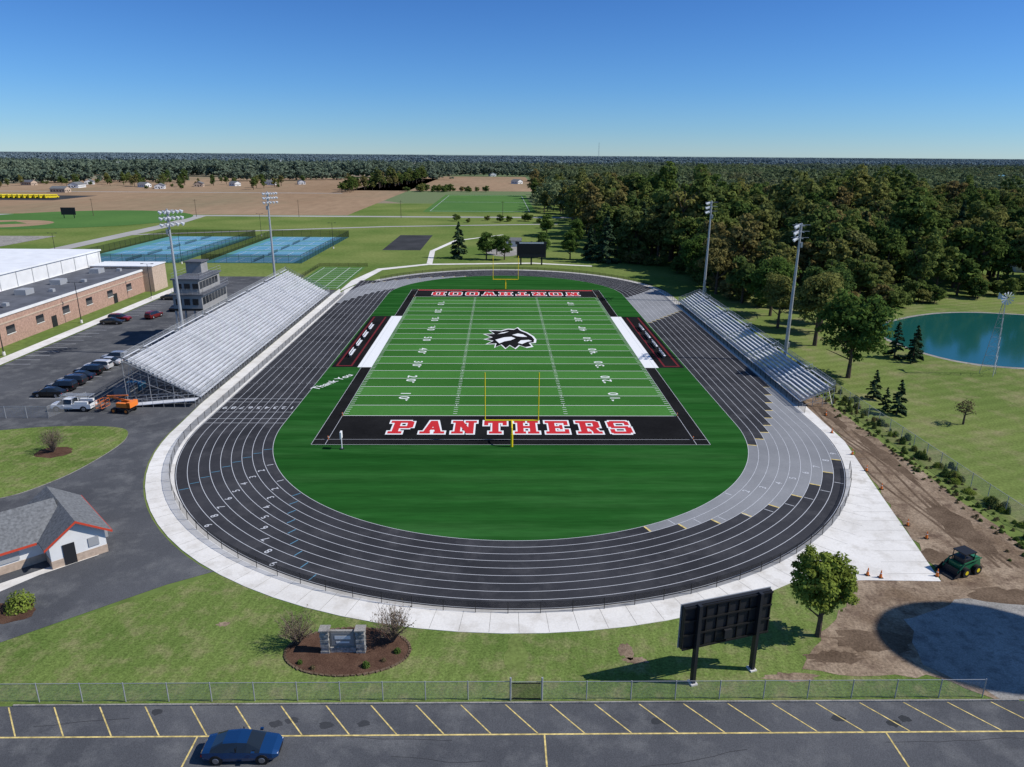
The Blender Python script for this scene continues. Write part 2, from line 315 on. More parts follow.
g=MB(); g.sheet(stad(RI),.066,'turfD'); g.obj("infield_turf")
g=MB()
for i in range(NL):
    r1=RI+i*LW+.04; r2=r1+LW-.08; rc=(r1+r2)/2
    for s0,k_ in(((rad(180-65.7+i/8*48.9))*rc,1),(math.pi*rc+(160-YA)+i*1.6,2),(math.pi*rc+(YB-YA)+rad(112+i*5.5)*rc,3)):
        n=16; a=[];b=[]; P=math.pi*rc; L_=YB-YA
        for j in range(n+1):
            s=s0+30*j/n
            def at(r):
                if s<P: an=math.pi+s/rc; return (r*math.cos(an),YA+r*math.sin(an))
                if s<P+L_: return (r,YA+s-P)
                if s<2*P+L_: an=(s-P-L_)/rc; return (r*math.cos(an),YB+r*math.sin(an))
                return (-r,YB-(s-2*P-L_))
            a.append(at(r1)); b.append(at(r2))
        vs=[(p[0],p[1],.067) for p in a+b]; g.add(vs,[[j,n+1+j,n+2+j,j+1] for j in range(n)],'grey')
        for e_,j0,j1 in((0,0,1),(1,n-1,n)):
            p0=Vector(a[j0]);p1=Vector(b[j0]);p2=Vector(a[j1]);p3=Vector(b[j1])
            if e_==0: q=[p0,p1,p1+(p3-p1)*.12,p0+(p2-p0)*.12]
            else: q=[p2+(p0-p2)*.12,p3+(p1-p3)*.12,p3,p2]
            g.sheet([(t.x,t.y) for t in q],.071,'yellow' if k_==1 or e_==0 else 'whiteline')
g.obj("relay_exchange_zones")
g=MB()
for i in range(NL+1):
    r_=RI+i*LW; ring(g,r_-.033,r_+.033,.075,'whiteline',96)
    g.rect(-r_-.033,YB,-r_+.033,YB+21.5,.0755,'whiteline')
for y in(95.5,97.2,100,104.5,106,YB+6.4,YB+16,200): g.rect(-RO,y,-RI,y+.09,.079,'whiteline')
for i in range(NL):
    xc=-(RI+(i+.5)*LW)
    for y in np.arange(100+14,YB,9.14): g.rect(xc-.45,y,xc-.25,y+.08,.079,'whiteline'); g.rect(xc+.25,y,xc+.45,y+.08,.079,'whiteline')
    puttext(g,str(i+1),1.5,xc,102,.079,math.pi,'whiteline')
    rc=RI+(i+.5)*LW
    for ang,kk in((205+i*2.2,'whiteline'),(214+i*3,'whiteline'),(318+i*3.5,'whiteline')):
        a=rad(ang); puttext(g,str(i+1),1.1,rc*math.cos(a),YA+rc*math.sin(a),.079,a-math.pi/2 if ang<270 else a+math.pi/2,kk)
    for ang in(196+i*1.6,222+i*2.8,300+i*4.2):
        a=rad(ang); c,s_=math.cos(a),math.sin(a); w=.05
        p=(rc-.5)*c,YA+(rc-.5)*s_; q=(rc+.5)*c,YA+(rc+.5)*s_
        g.sheet([(p[0]-(-s_)*w,p[1]-c*w),(q[0]-(-s_)*w,q[1]-c*w),(q[0]+(-s_)*w,q[1]+c*w),(p[0]+(-s_)*w,p[1]+c*w)],.079,'tblue' if ang<260 else 'whiteline')
g.obj("track_lane_markings")
GL=98.6; YD=.9144
g=MB()
for i in range(20):
    g.rect(-24.4,GL+i*5*YD,24.4,GL+(i+1)*5*YD,.072,'turf1' if i%2 else 'turf2')
g.obj("football_field")
g=MB()
zb=.072
g.rect(-26.3,87.6,26.3,GL,zb,'turfblk'); g.rect(-26.3,GL+100*YD,26.3,GL+110*YD+1.9,zb,'turfblk')
for sx in(-1,1):
    a,b=(24.4,26.3)
    for y0,y1 in((GL,123.5),(166,190.04)): g.rect(sx*b,y0,sx*a,y1,zb,'turfblk')
    g.rect(sx*31.6,123.5,sx*26.95,166,zb,'turfblk')
    for xx in(28.0,30.6): g.rect(sx*xx,124.5,sx*(xx+.35),165,zb+.004,'dred')
    g.rect(sx*28,124.2,sx*30.95,124.7,zb+.008,'dred')
g.rect(-24.2,GL+110*YD+.3,24.2,GL+110*YD+1.2,zb+.004,'red')
g.obj("black_turf_border")
g=MB(); z=.078
for sx in(-1,1): g.rect(sx*24.4,123.5,sx*26.95,166,z-.001,'white')
for i in range(21): g.rect(-24.3,GL+i*5*YD-.06,24.3,GL+i*5*YD+.06,z,'white')
for sx in(-1,1):
    for xx in(24.42,26.25): g.rect(sx*xx-.03,87.7,sx*xx+.03,GL+110*YD+1.7,z+.002,'whiteline')
for y in(GL-9.14,87.65,GL+110*YD,GL+110*YD+1.75): g.rect(-26.2,y-.03,26.2,y+.03,z+.0035,'whiteline')
for i in range(1,100):
    y=GL+i*YD
    if i%5==0: continue
    for xx in(-24,-8.13,8.13,24): g.rect(xx-.3,y-.05,xx+.3,y+.05,z,'white')
for i in range(5,100,5):
    for xx in(-8.13,8.13): g.rect(xx-.05,GL+i*YD-.3,xx+.05,GL+i*YD+.3,z+.004,'white')
for i,nm in enumerate([10,20,30,40,50,40,30,20,10]):
    y=GL+(i+1)*10*YD
    for sx in(-1,1):
        for j,ch in enumerate(str(nm)):
            off=(-1.05 if j==0 else 1.05)*( -1 if sx<0 else 1)
            puttext(g,ch,2.5,sx*16.6,y+off,z+.003,(-math.pi/2 if sx<0 else math.pi/2),'white',1.0,.9)
        if i!=4:
            yy=y+(1.9 if i>4 else -1.9); t=.35 if i>4 else -.35; xx=sx*16.0
            g.sheet([(xx-.25,yy),(xx+.25,yy),(xx,yy+t*2)],z+.003,'white')
puttext(g,"Thank You",2.6,-29.4,115,.076,rad(62),'white',.8,.8)
g.obj("field_line_markings")
def R_(x0,y0,x1,y1): return [(x0,y0),(x1,y0),(x1,y1),(x0,y1)]
Gl={'P':[R_(1.5,0,4.1,10),R_(0,0,5.6,1.7),R_(0,8.3,8,10),R_(4,4,8,5.7),R_(7,4.9,9.6,9.1),[(7.5,8.3),(9.6,9.1),(8,10)],[(8,4),(9.6,4.9),(7.5,5.7)]],
'A':[[(1.2,.5),(3.6,.5),(6.2,10),(3.6,10)],[(8.8,.5),(6.4,.5),(3.8,10),(6.4,10)],R_(2.6,2.9,7.4,4.5),R_(0,0,4.3,1.6),R_(5.7,0,10,1.6)],
'N':[R_(1.2,0,3.5,10),R_(6.6,0,8.9,10),[(1.2,10),(4.1,10),(8.9,0),(6.2,0)],R_(0,0,4.7,1.6),R_(5.3,8.4,10,10),R_(0,8.4,3,10)],
'T':[R_(3.7,0,6.3,10),R_(.3,8.3,9.7,10),R_(.3,6.4,2,9),R_(8,6.4,9.7,9),R_(2.4,0,7.6,1.6)],
'H':[R_(1.2,0,3.7,10),R_(6.3,0,8.8,10),R_(3,4.2,7,5.9),R_(0,0,4.6,1.6),R_(5.4,0,10,1.6),R_(0,8.4,4.6,10),R_(5.4,8.4,10,10)],
'E':[R_(1.3,0,3.9,10),R_(0,8.3,9.4,10),R_(0,0,9.4,1.7),R_(3,4.2,7,5.8),R_(7.7,6.6,9.4,9),R_(7.7,1,9.4,3.4),R_(5.8,3.3,7,6.7)],
'S':[R_(1.5,8.3,8.5,10),R_(.4,5.2,3,9.2),R_(1.4,4.2,8.6,5.8),R_(7,.8,9.6,4.9),R_(1.5,0,8.5,1.7),R_(7.4,6.6,9.3,9.4),R_(.7,.5,2.6,3.5)],
'O':[R_(.4,1.2,3,8.8),R_(7,1.2,9.6,8.8),R_(1.6,8.3,8.4,10),R_(1.6,0,8.4,1.7),[(.4,8.7),(3,8),(1.7,10)],[(9.6,8.7),(8.3,10),(7,8)],[(.4,1.3),(1.7,0),(3,2)],[(9.6,1.3),(7,2),(8.3,0)]],
'D':[R_(1.3,0,3.9,10),R_(0,8.3,7.8,10),R_(0,0,7.8,1.7),R_(7,1.4,9.6,8.6),[(7.2,8.3),(9.6,8.5),(7.8,10)],[(7.8,0),(9.6,1.5),(7.2,1.8)]],
'W':[[(.8,10),(3,10),(4.2,0),(2.4,0)],[(2.4,0),(4.2,0),(5.9,9),(4.5,9)],[(9.2,10),(7,10),(5.8,0),(7.6,0)],[(7.6,0),(5.8,0),(4.1,9),(5.5,9)],R_(0,8.5,3.6,10),R_(6.4,8.5,10,10)]}
Gl['R']=Gl['P']+[[(4.6,4.8),(7.4,4.8),(9.4,.5),(6.8,.5)],R_(6.2,0,10,1.6)]
def banner(name,txt,xc,yc,W,Hh,z,flip):
    g=MB(); n=len(txt); pitch_=W/n; lw=pitch_*.78
    for i,ch in enumerate(txt):
        x0=-W/2+i*pitch_+(pitch_-lw)/2
        for layer,(k,mg,dz) in enumerate((('white',.72,0),('red',.0,.013))):
            for j,pl in enumerate(Gl[ch]):
                cx=sum(p[0] for p in pl)/len(pl); cy=sum(p[1] for p in pl)/len(pl); q=[]
                for p in pl:
                    X=p[0]+mg*(1 if p[0]>cx else -1); Y=p[1]+mg*(1 if p[1]>cy else -1)
                    X=x0+X/10*lw; Y=(Y/10-.5)*Hh
                    if flip: X,Y=-X,-Y
                    q.append((xc+X,yc+Y))
                g.sheet(q,z+dz+j*.001,k)
    g.obj(name)
banner("end_zone_lettering","PANTHERS",0,94.0,34.8,4.9,.08,False)
banner("end_zone_lettering","NORTHWOOD",0,194.6,41,4.9,.08,True)
def logo(pts,k,z,sc=1.0):
    g_.sheet([(p[0]/4.81*sc+.4,144.9+p[1]/1.17*sc) for p in pts],z,k)
g_=MB()
head=[(-24,-1),(-17,1),(-25,4),(-15,4.5),(-20,8),(-8,7.5),(-1,9.5),(5,9),(9,11),(12,8),(18,5.5),(23,2),(25,-1),(24,-4),(19,-4.5),(21,-7.5),(15,-8.5),(9,-6.5),(5,-9.5),(0,-6.5),(-4,-9.5),(-8,-6),(-14,-8.5),(-13,-5),(-22,-5.5),(-16,-2.5)]
logo(head,'white',.082,1.07); logo(head,'turfblk',.086,.98)
logo([(-14,-1.5),(-5,1),(2,1.5),(6,0),(1,-2),(-5,-3),(-10,-5)],'white',.090)
logo([(3,3.5),(9,5),(14,4),(18,1.5),(13,1.5),(8,2)],'white',.0905)
logo([(11,-2),(19,-1.5),(22,-2.5),(17,-3.5),(12,-5.5),(8,-4.5)],'white',.091)
logo([(-12,4.2),(-5,5.2),(0,7),(-7,6)],'white',.0915)
g_.obj("midfield_logo")

# ---------------------------------------------------------------- chain link fences
def fence(name,pts,h,sp=3,mat='chain',post='steel',pr=.04,closed=False,screen=False):
    g=MB(); P=list(pts)+([pts[0]] if closed else [])
    for i in range(len(P)-1):
        a,b=P[i],P[i+1]; d=math.dist(a,b); n=max(1,round(d/sp))
        for j in range(n):
            x=a[0]+(b[0]-a[0])*j/n; y=a[1]+(b[1]-a[1])*j/n; g.cyl((x,y,0),(x,y,h+.05),pr,pr,6,post)
        g.beam((a[0],a[1],h),(b[0],b[1],h),pr*.8,post); g.poly([(a[0],a[1],.08),(b[0],b[1],.08),(b[0],b[1],h-.03),(a[0],a[1],h-.03)],mat)
    x,y=P[-1]; g.cyl((x,y,0),(x,y,h+.05),pr,pr,6,post)
    return g.obj(name)
fence("chain_link_fence",[(-75,41.35),(-.8,41.35),(-.8,41.3),(1.4,41.3),(32.6,41.3)],1.55,3.0)
fence("chain_link_fence",[(RO+.6)*np.array([math.cos(a),math.sin(a)])+np.array([0,YA]) for a in np.linspace(math.pi,2*math.pi-.35,46)],1.1,2.4,'chainb','black',.03)
fence("chain_link_fence",[(-RO-.6,YA),(-RO-.6,YB)],1.1,2.4,'chainb','black',.03)
fence("chain_link_fence",[(RO+.6,100),(RO+.6,YB)]+[((RO+.6)*math.cos(a),YB+(RO+.6)*math.sin(a)) for a in np.linspace(.05,2.6,24)],1.1,2.4,'chainb','black',.03)
fence("chain_link_fence",[(52,125),(52.2,110),(53,66),(62,50)],1.9,3)
fence("chain_link_fence",[(-66,97.5),(-90,97.5)],1.8,3)
fence("chain_link_fence",[(-66,97.5),(-64,104)],1.8,3)
g=MB()
for x in(-.8,1.4): g.cyl((x,41.3,0),(x,41.3,1.9),.07,.07,8,'steel')
g.beam((-.7,41.28,1.45),(1.3,41.28,1.45),.05,'black'); g.beam((-.7,41.28,.15),(1.3,41.28,.15),.05,'black'); g.poly([(-.7,41.26,.15),(1.3,41.26,.15),(1.3,41.26,1.45),(-.7,41.26,1.45)],'chainb')
g.obj("fence_gate")

# ---------------------------------------------------------------- bleachers
def bleacher(name,xf,d,y0,y1,z0,rows,run,rise,aisle_at,railh=1.1):
    root=empty(name,(0,0,0)); g=MB(); fr=MB(); rl=MB()
    def x(i): return xf+d*i*run
    ys=[y0]+[q for a in aisle_at for q in(a-.7,a+.7)]+[y1]
    segs=[(ys[i],ys[i+1]) for i in range(0,len(ys),2)]
    for i in range(rows):
        z=z0+i*rise
        for a,b in segs:
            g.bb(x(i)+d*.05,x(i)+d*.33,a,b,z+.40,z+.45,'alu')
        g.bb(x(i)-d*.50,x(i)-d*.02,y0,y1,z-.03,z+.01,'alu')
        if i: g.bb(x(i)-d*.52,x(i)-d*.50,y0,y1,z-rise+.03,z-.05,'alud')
        for a in aisle_at: g.bb(x(i)-d*.02,x(i)+d*.26,a-.6,a+.6,z+rise*.5-.03,z+rise*.5,'steel')
    xe=x(rows)-d*.2; ze=z0+rows*rise
    n=max(2,round((y1-y0)/2.4))
    for j in range(n+1):
        y=y0+(y1-y0)*j/n
        fr.beam((xf-d*.5,y,z0-.12),(xe,y,ze-.35),.10,'steel')
        for t in(0,.33,.66,1):
            xx=xf+(xe-xf)*t; zz=z0+(ze-z0)*t-.3
            fr.beam((xx,y,0),(xx,y,max(.1,zz)),.07,'steel')
        fr.beam((xf,y,.15),(xe,y,ze*.62),.05,'steel'); fr.beam((xf+(xe-xf)*.33,y,.6),(xe,y,.6),.05,'steel')
        if j<n and j%3==0:
            yy=y0+(y1-y0)*(j+1)/n
            fr.beam((xe,y,.2),(xe,yy,ze-.4),.04,'steel'); fr.beam((xe,yy,.2),(xe,y,ze-.4),.04,'steel')
    for hh in(railh,railh*.55): rl.beam((xe,y0,ze-.3+hh),(xe,y1,ze-.3+hh),.035,'steel')
    rl.poly([(xe,y0,ze-.3),(xe,y1,ze-.3),(xe,y1,ze-.3+railh),(xe,y0,ze-.3+railh)],'chain')
    for j in range(n+1):
        y=y0+(y1-y0)*j/n; rl.beam((xe,y,ze-.4),(xe,y,ze-.3+railh),.035,'steel')
    for y in(y0,y1):
        for hh in(1.1,.6): rl.beam((xf-d*.5,y,z0+hh),(xe,y,ze-.3+hh),.035,'steel')
        rl.poly([(xf-d*.5,y,z0),(xe,y,ze-.3),(xe,y,ze-.3+1.1),(xf-d*.5,y,z0+1.1)],'chain')
        for i in range(0,rows+1,3): rl.beam((x(i)-d*.3,y,z0+i*rise-.1),(x(i)-d*.3,y,z0+i*rise+1.15),.03,'steel')
    for k_,hh in enumerate((1.05,.55)): rl.beam((xf-d*.55,y0,z0+hh),(xf-d*.55,y1,z0+hh),.035,'steel')
    rl.poly([(xf-d*.55,y0,z0),(xf-d*.55,y1,z0),(xf-d*.55,y1,z0+1.05),(xf-d*.55,y0,z0+1.05)],'chain')
    for j in range(n+1):
        y=y0+(y1-y0)*j/n; rl.beam((xf-d*.55,y,0),(xf-d*.55,y,z0+1.05),.04,'steel')
    for a in aisle_at:
        for i in range(1,rows-1,4):
            p=(x(i),a,z0+i*rise+.95); q=(x(i+3),a,z0+(i+3)*rise+.95); rl.beam(p,q,.04,'alu'); rl.beam((p[0],a,p[2]-.9),p,.035,'alu'); rl.beam((q[0],a,q[2]-.9),q,.035,'alu')
    g.obj("seats",root); fr.obj("frame",root); rl.obj("rails",root)
    return root
bleacher("home_bleachers",-47.3,-1,104,190,1.1,18,.60,.33,[110,122.5,135,147,159,171.5,184])
bleacher("visitor_bleachers",44.6,1,103,181,.9,8,.60,.30,[112,127,142,157,172])
def ramp(name,x0,x1,y0,y1,z0,z1):
    g=MB(); g.add([(x0,y0,z0),(x1,y0,z1),(x1,y1,z1),(x0,y1,z0),(x0,y0,z0-.06),(x1,y0,z1-.06),(x1,y1,z1-.06),(x0,y1,z0-.06)],[[0,1,2,3],[7,6,5,4],[0,4,5,1],[3,2,6,7]],'alu')
    for y in(y0,y1):
        for hh in(1.05,.55): g.beam((x0,y,z0+hh),(x1,y,z1+hh),.035,'steel')
        for t in np.linspace(0,1,8): xx=x0+(x1-x0)*t; zz=z0+(z1-z0)*t; g.beam((xx,y,0),(xx,y,zz+1.05),.04,'steel')
    return g.obj(name)
ramp("access_ramp",-58,-47,102.2,103.7,.1,1.1)
g=MB(); g.bb(-61.5,-58.9,107,109.4,0,1.5,'siding'); g.bb(-61.6,-58.8,106.9,109.5,1.5,1.6,'roofd'); g.bb(-61.5,-58.9,110,112,0,1.1,'tblue'); g.obj("storage_box")

# press box
root=empty("press_box",(0,0,0))
w=MB(); gl=MB(); rf=MB(); st=MB()
X0,X1,Y0,Y1=-64.3,-58.8,137.5,150.5
for x in(X0+.2,X1-.2):
    for y in np.linspace(Y0+.2,Y1-.2,4): st.bb(x-.15,x+.15,y-.15,y+.15,0,7.2,'steel')
w.bb(X0,X1,Y0,Y1,7.2,10.2,'siding'); rf.bb(X0-.3,X1+.5,Y0-.3,Y1+.3,10.2,10.4,'roofd')
w.bb(X0,X1-.6,Y0+.8,Y1-1.5,10.4,13.0,'siding'); rf.bb(X0-.3,X1-.2,Y0+.5,Y1-1.2,13.0,13.25,'roofd')
w.bb(X0,X0+3,Y1-5.5,Y1-2.2,13.25,15.4,'siding'); rf.bb(X0-.3,X0+3.3,Y1-5.8,Y1-1.9,15.4,15.6,'roofd')
for y in np.arange(Y0+.4,Y1-1,1.55): gl.bb(X1,X1+.05,y,y+1.3,8.3,9.7,'glass')
for y in np.arange(Y0+1.2,Y1-2.6,1.55): gl.bb(X1-.6,X1-.55,y,y+1.3,11.2,12.5,'glass')
for x in np.arange(X0+.5,X1-1,1.6): gl.bb(x,x+1.1,Y0-.05,Y0,8.3,9.5,'glass'); gl.bb(x,x+1.1,Y0+.75,Y0+.8,11.2,12.3,'glass')
w.bb(X0-.02,X1+.03,Y0-.03,Y0+.0,7.2,7.6,'black')
for (a,b,c,d_,z) in((X0,X1-.3,Y0+.6,Y1-1.3,13.25),(X0,X1+.4,Y0-.2,Y1+.2,10.4)):
    for hh in(.5,1.05):
        for p,q in(((a,c),(b,c)),((b,c),(b,d_)),((b,d_),(a,d_)),((a,d_),(a,c))): st.beam((p[0],p[1],z+hh),(q[0],q[1],z+hh),.03,'steel')
    for t in np.linspace(0,1,7):
        st.beam((b,c+(d_-c)*t,z),(b,c+(d_-c)*t,z+1.05),.03,'steel'); st.beam((a+(b-a)*t,c,z),(a+(b-a)*t,c,z+1.05),.03,'steel')
w.obj("walls",root); gl.obj("windows",root); rf.obj("roof",root); st.obj("frame",root)

# ---------------------------------------------------------------- light poles
def lightpole(x,y,h,d):
    g=MB(); g.cyl((0,0,0),(0,0,h),.36,.16,12,'steel'); g.cyl((0,0,0),(0,0,.8),.55,.5,12,'concrete')
    for k,(dz,n) in enumerate(((0,6),(-1.1,6),(-2.2,5))):
        z=h-.3+dz; g.beam((d*.25,-2.1,z),(d*.25,2.1,z),.09,'steel'); g.beam((-1.6,0,z),(1.6,0,z),.07,'steel')
        for j in range(n):
            yy=-1.9+3.8*j/(n-1); xx=-1.5+3.0*j/(n-1); p=Vector((d*.35+xx*.7,yy,z-.05)); q=p+Vector((d*.45,0,-.30))
            g.cyl(p,q,.14,.32,10,'alu'); g.cyl(q,q+Vector((d*.03,0,-.02)),.29,.29,10,'whitel')
    for z in(h*.12,h*.85): g.box(-d*.4,0,z,.35,.4,.9,'steel')
    g.beam((d*.25,0,h-2.6),(d*.25,0,h-.2),.12,'steel')
    g.obj("stadium_light_pole",loc=(x,y,0))
lightpole(-60.5,131.5,26.8,1); lightpole(-60.5,189,27,1); lightpole(51.6,128.7,25.2,-1); lightpole(51.6,185.4,25.6,-1)

def goal(y,d):
    g=MB(); g.cyl((0,y,0),(0,y,1.9),.12,.12,10,'goal')
    pts=[(0,y,1.9),(0,y+d*.25,2.5),(0,y+d*.8,2.9),(0,y+d*1.8,3.05)]
    for a,b in zip(pts,pts[1:]): g.cyl(a,b,.11,.11,8,'goal')
    Y=y+d*1.8; g.cyl((-3.55,Y,3.05),(3.55,Y,3.05),.10,.10,8,'goal')
    for sx in(-1,1): g.cyl((sx*3.5,Y,3.0),(sx*3.5,Y,9.6),.07,.065,8,'goal')
    g.cyl((0,y,0),(0,y,1.8),.17,.17,10,'goal'); g.obj("goal_post")
goal(87.0,1); goal(202.4,-1)
def pole_sign(x,y):
    g=MB(); g.cyl((0,0,0),(0,0,2.0),.07,.07,8,'white'); g.bb(-.1,.1,-.35,.35,1.5,2.4,'white'); g.bb(-.12,-.1,-.3,.3,1.6,2.3,'dark'); g.cyl((0,0,0),(0,0,.1),.3,.3,10,'dark'); g.obj("play_clock",loc=(x,y,0.07))
pole_sign(-21.9,86.2)
for x in(-24.4,24.4):
    for y in(GL-9.14,GL,GL+91.44,GL+100.6):
        g=MB(); g.bb(-.06,.06,-.06,.06,0,.45,'orange'); g.bb(-.07,.07,-.07,.07,.3,.36,'white'); g.obj("pylon",loc=(x,y,.08))
def bench(x,y):
    g=MB(); g.bb(-.2,.2,-2.2,2.2,.42,.48,'alu'); g.bb(-.28,-.22,-2.2,2.2,.65,.9,'alu')
    for yy in(-1.8,0,1.8): g.beam((0,yy,0),(0,yy,.42),.05,'steel'); g.beam((-.25,yy,0),(-.25,yy,.9),.05,'steel')
    g.obj("team_bench",loc=(x,y,.08))
for y in(132,139,146,153): bench(-29.4,y); bench(29.4,y)

a=Vector((12.4,42.9)); b_=Vector((17.2,44.35)); ang=math.atan2(b_.y-a.y,b_.x-a.x); c=(a+b_)/2
root=empty("scoreboard",(c.x,c.y,0),ang); g=MB(); p=MB()
for x in(-2.5,2.5): p.bb(x-.12,x+.12,-.2,.2,0,6.6,'dark'); p.bb(x-.26,x+.26,-.32,.32,0,.12,'concrete')
g.bb(-3.6,3.6,.2,.5,3.0,6.5,'dark')
for x in np.linspace(-3.55,3.55,9): g.bb(x-.04,x+.04,.1,.2,3.05,6.45,'black')
for z in(3.05,4.2,5.35,6.42): g.bb(-3.6,3.6,.03,.1,z-.06,z+.06,'black')
g.bb(-3.7,3.7,.5,.56,2.95,6.55,'steel'); g.bb(-3.4,3.4,.56,.6,3.2,6.3,'dark')
p.bb(-.3,.3,-.15,.03,3.4,4.1,'dark')
p.obj("posts",root); g.obj("panel",root)
root=empty("video_scoreboard",(9.2,249,0)); g=MB(); p=MB()
for x in(-3.6,0,3.6): p.bb(x-.25,x+.25,-.1,.4,0,8,'dark')
g.bb(-5,5,-.5,-.1,2.6,7.2,'dark'); g.bb(-4.7,4.7,-.55,-.5,3.9,7.0,'black'); g.bb(-4.7,4.7,-.55,-.5,2.8,3.6,'dark'); g.bb(-5.2,5.2,-.4,0,7.2,7.9,'dark'); g.bb(-4.2,4.2,-.45,-.4,7.35,7.75,'white')
p.obj("posts",root); g.obj("display",root)

el=[(-13.2+4.7*math.cos(t),46.6+2.75*math.sin(t)) for t in np.linspace(0,2*math.pi,40)[:-1]]
g=MB(); g.prism(rough(el,.5,.06,3),0,.06,'mulch'); g.obj("mulch_bed")
g=MB()
n=64; rr=random.Random(2)
for i in range(n):
    t=2*math.pi*i/n; g.box(-13.2+4.75*math.cos(t),46.6+2.8*math.sin(t),.05,rr.uniform(.28,.42),rr.uniform(.14,.2),.11,'dirt2',t+math.pi/2+rr.uniform(-.2,.2))
g.obj("stone_edging")
root=empty("stone_sign",(-13.5,46.6,0)); g=MB(); p=MB()
for x in(-1.35,1.35):
    for i in range(8): o=.025*(i%2)+.01*(i%3); g.bb(x-.34+o,x+.34-o,-.34+o,.34-o,i*.25,i*.25+.25,'stone')
    g.bb(x-.40,x+.40,-.40,.40,2.0,2.1,'gravel')
g.bb(-.98,.98,-.22,.22,0,.5,'stone'); p.bb(-1.0,1.0,-.12,.12,.5,1.9,'gravel'); p.bb(-.85,.85,-.14,-.12,.65,1.75,'siding'); p.bb(-.6,.6,-.15,-.14,1.2,1.5,'white'); p.bb(-.5,.5,-.15,-.14,.85,1.0,'white'); p.bb(-.85,.85,.12,.14,.65,1.75,'siding')
g.obj("pillars",root); p.obj("name_panel",root)

# ---------------------------------------------------------------- vehicles
def loft(st,paint,gl_side,gl_top):
    g=MB(); V=[]
    for (x,w,zl,zb,zr,wr) in st:
        V.append([(x,-w*.9,zl),(x,-w,(zl+zb)/2-.05),(x,-w*.97,zb),(x,-wr,zr-.03),(x,-wr*.75,zr),(x,wr*.75,zr),(x,wr,zr-.03),(x,w*.97,zb),(x,w,(zl+zb)/2-.05),(x,w*.9,zl)])
    n=10
    for i in range(len(st)-1):
        for j in range(n-1):
            k=paint
            if j in(2,6) and i in gl_side: k='glass'
            if j in(3,4,5) and i in gl_top: k='glass'
            g.add([V[i][j],V[i+1][j],V[i+1][j+1],V[i][j+1]],[[0,1,2,3]],k)
    g.add(V[0],[list(range(n))],paint); g.add(V[-1],[list(range(n))[::-1]],paint)
    return g
def wheel(g,x,y,r,w=.22):
    sgn=1 if y>0 else -1
    g.cyl((x,y-w/2,r),(x,y+w/2,r),r,r,18,'tyre'); g.cyl((x,y+sgn*w/2,r),(x,y+sgn*(w/2+.02),r),r*.62,r*.55,14,'rim')
cid=0
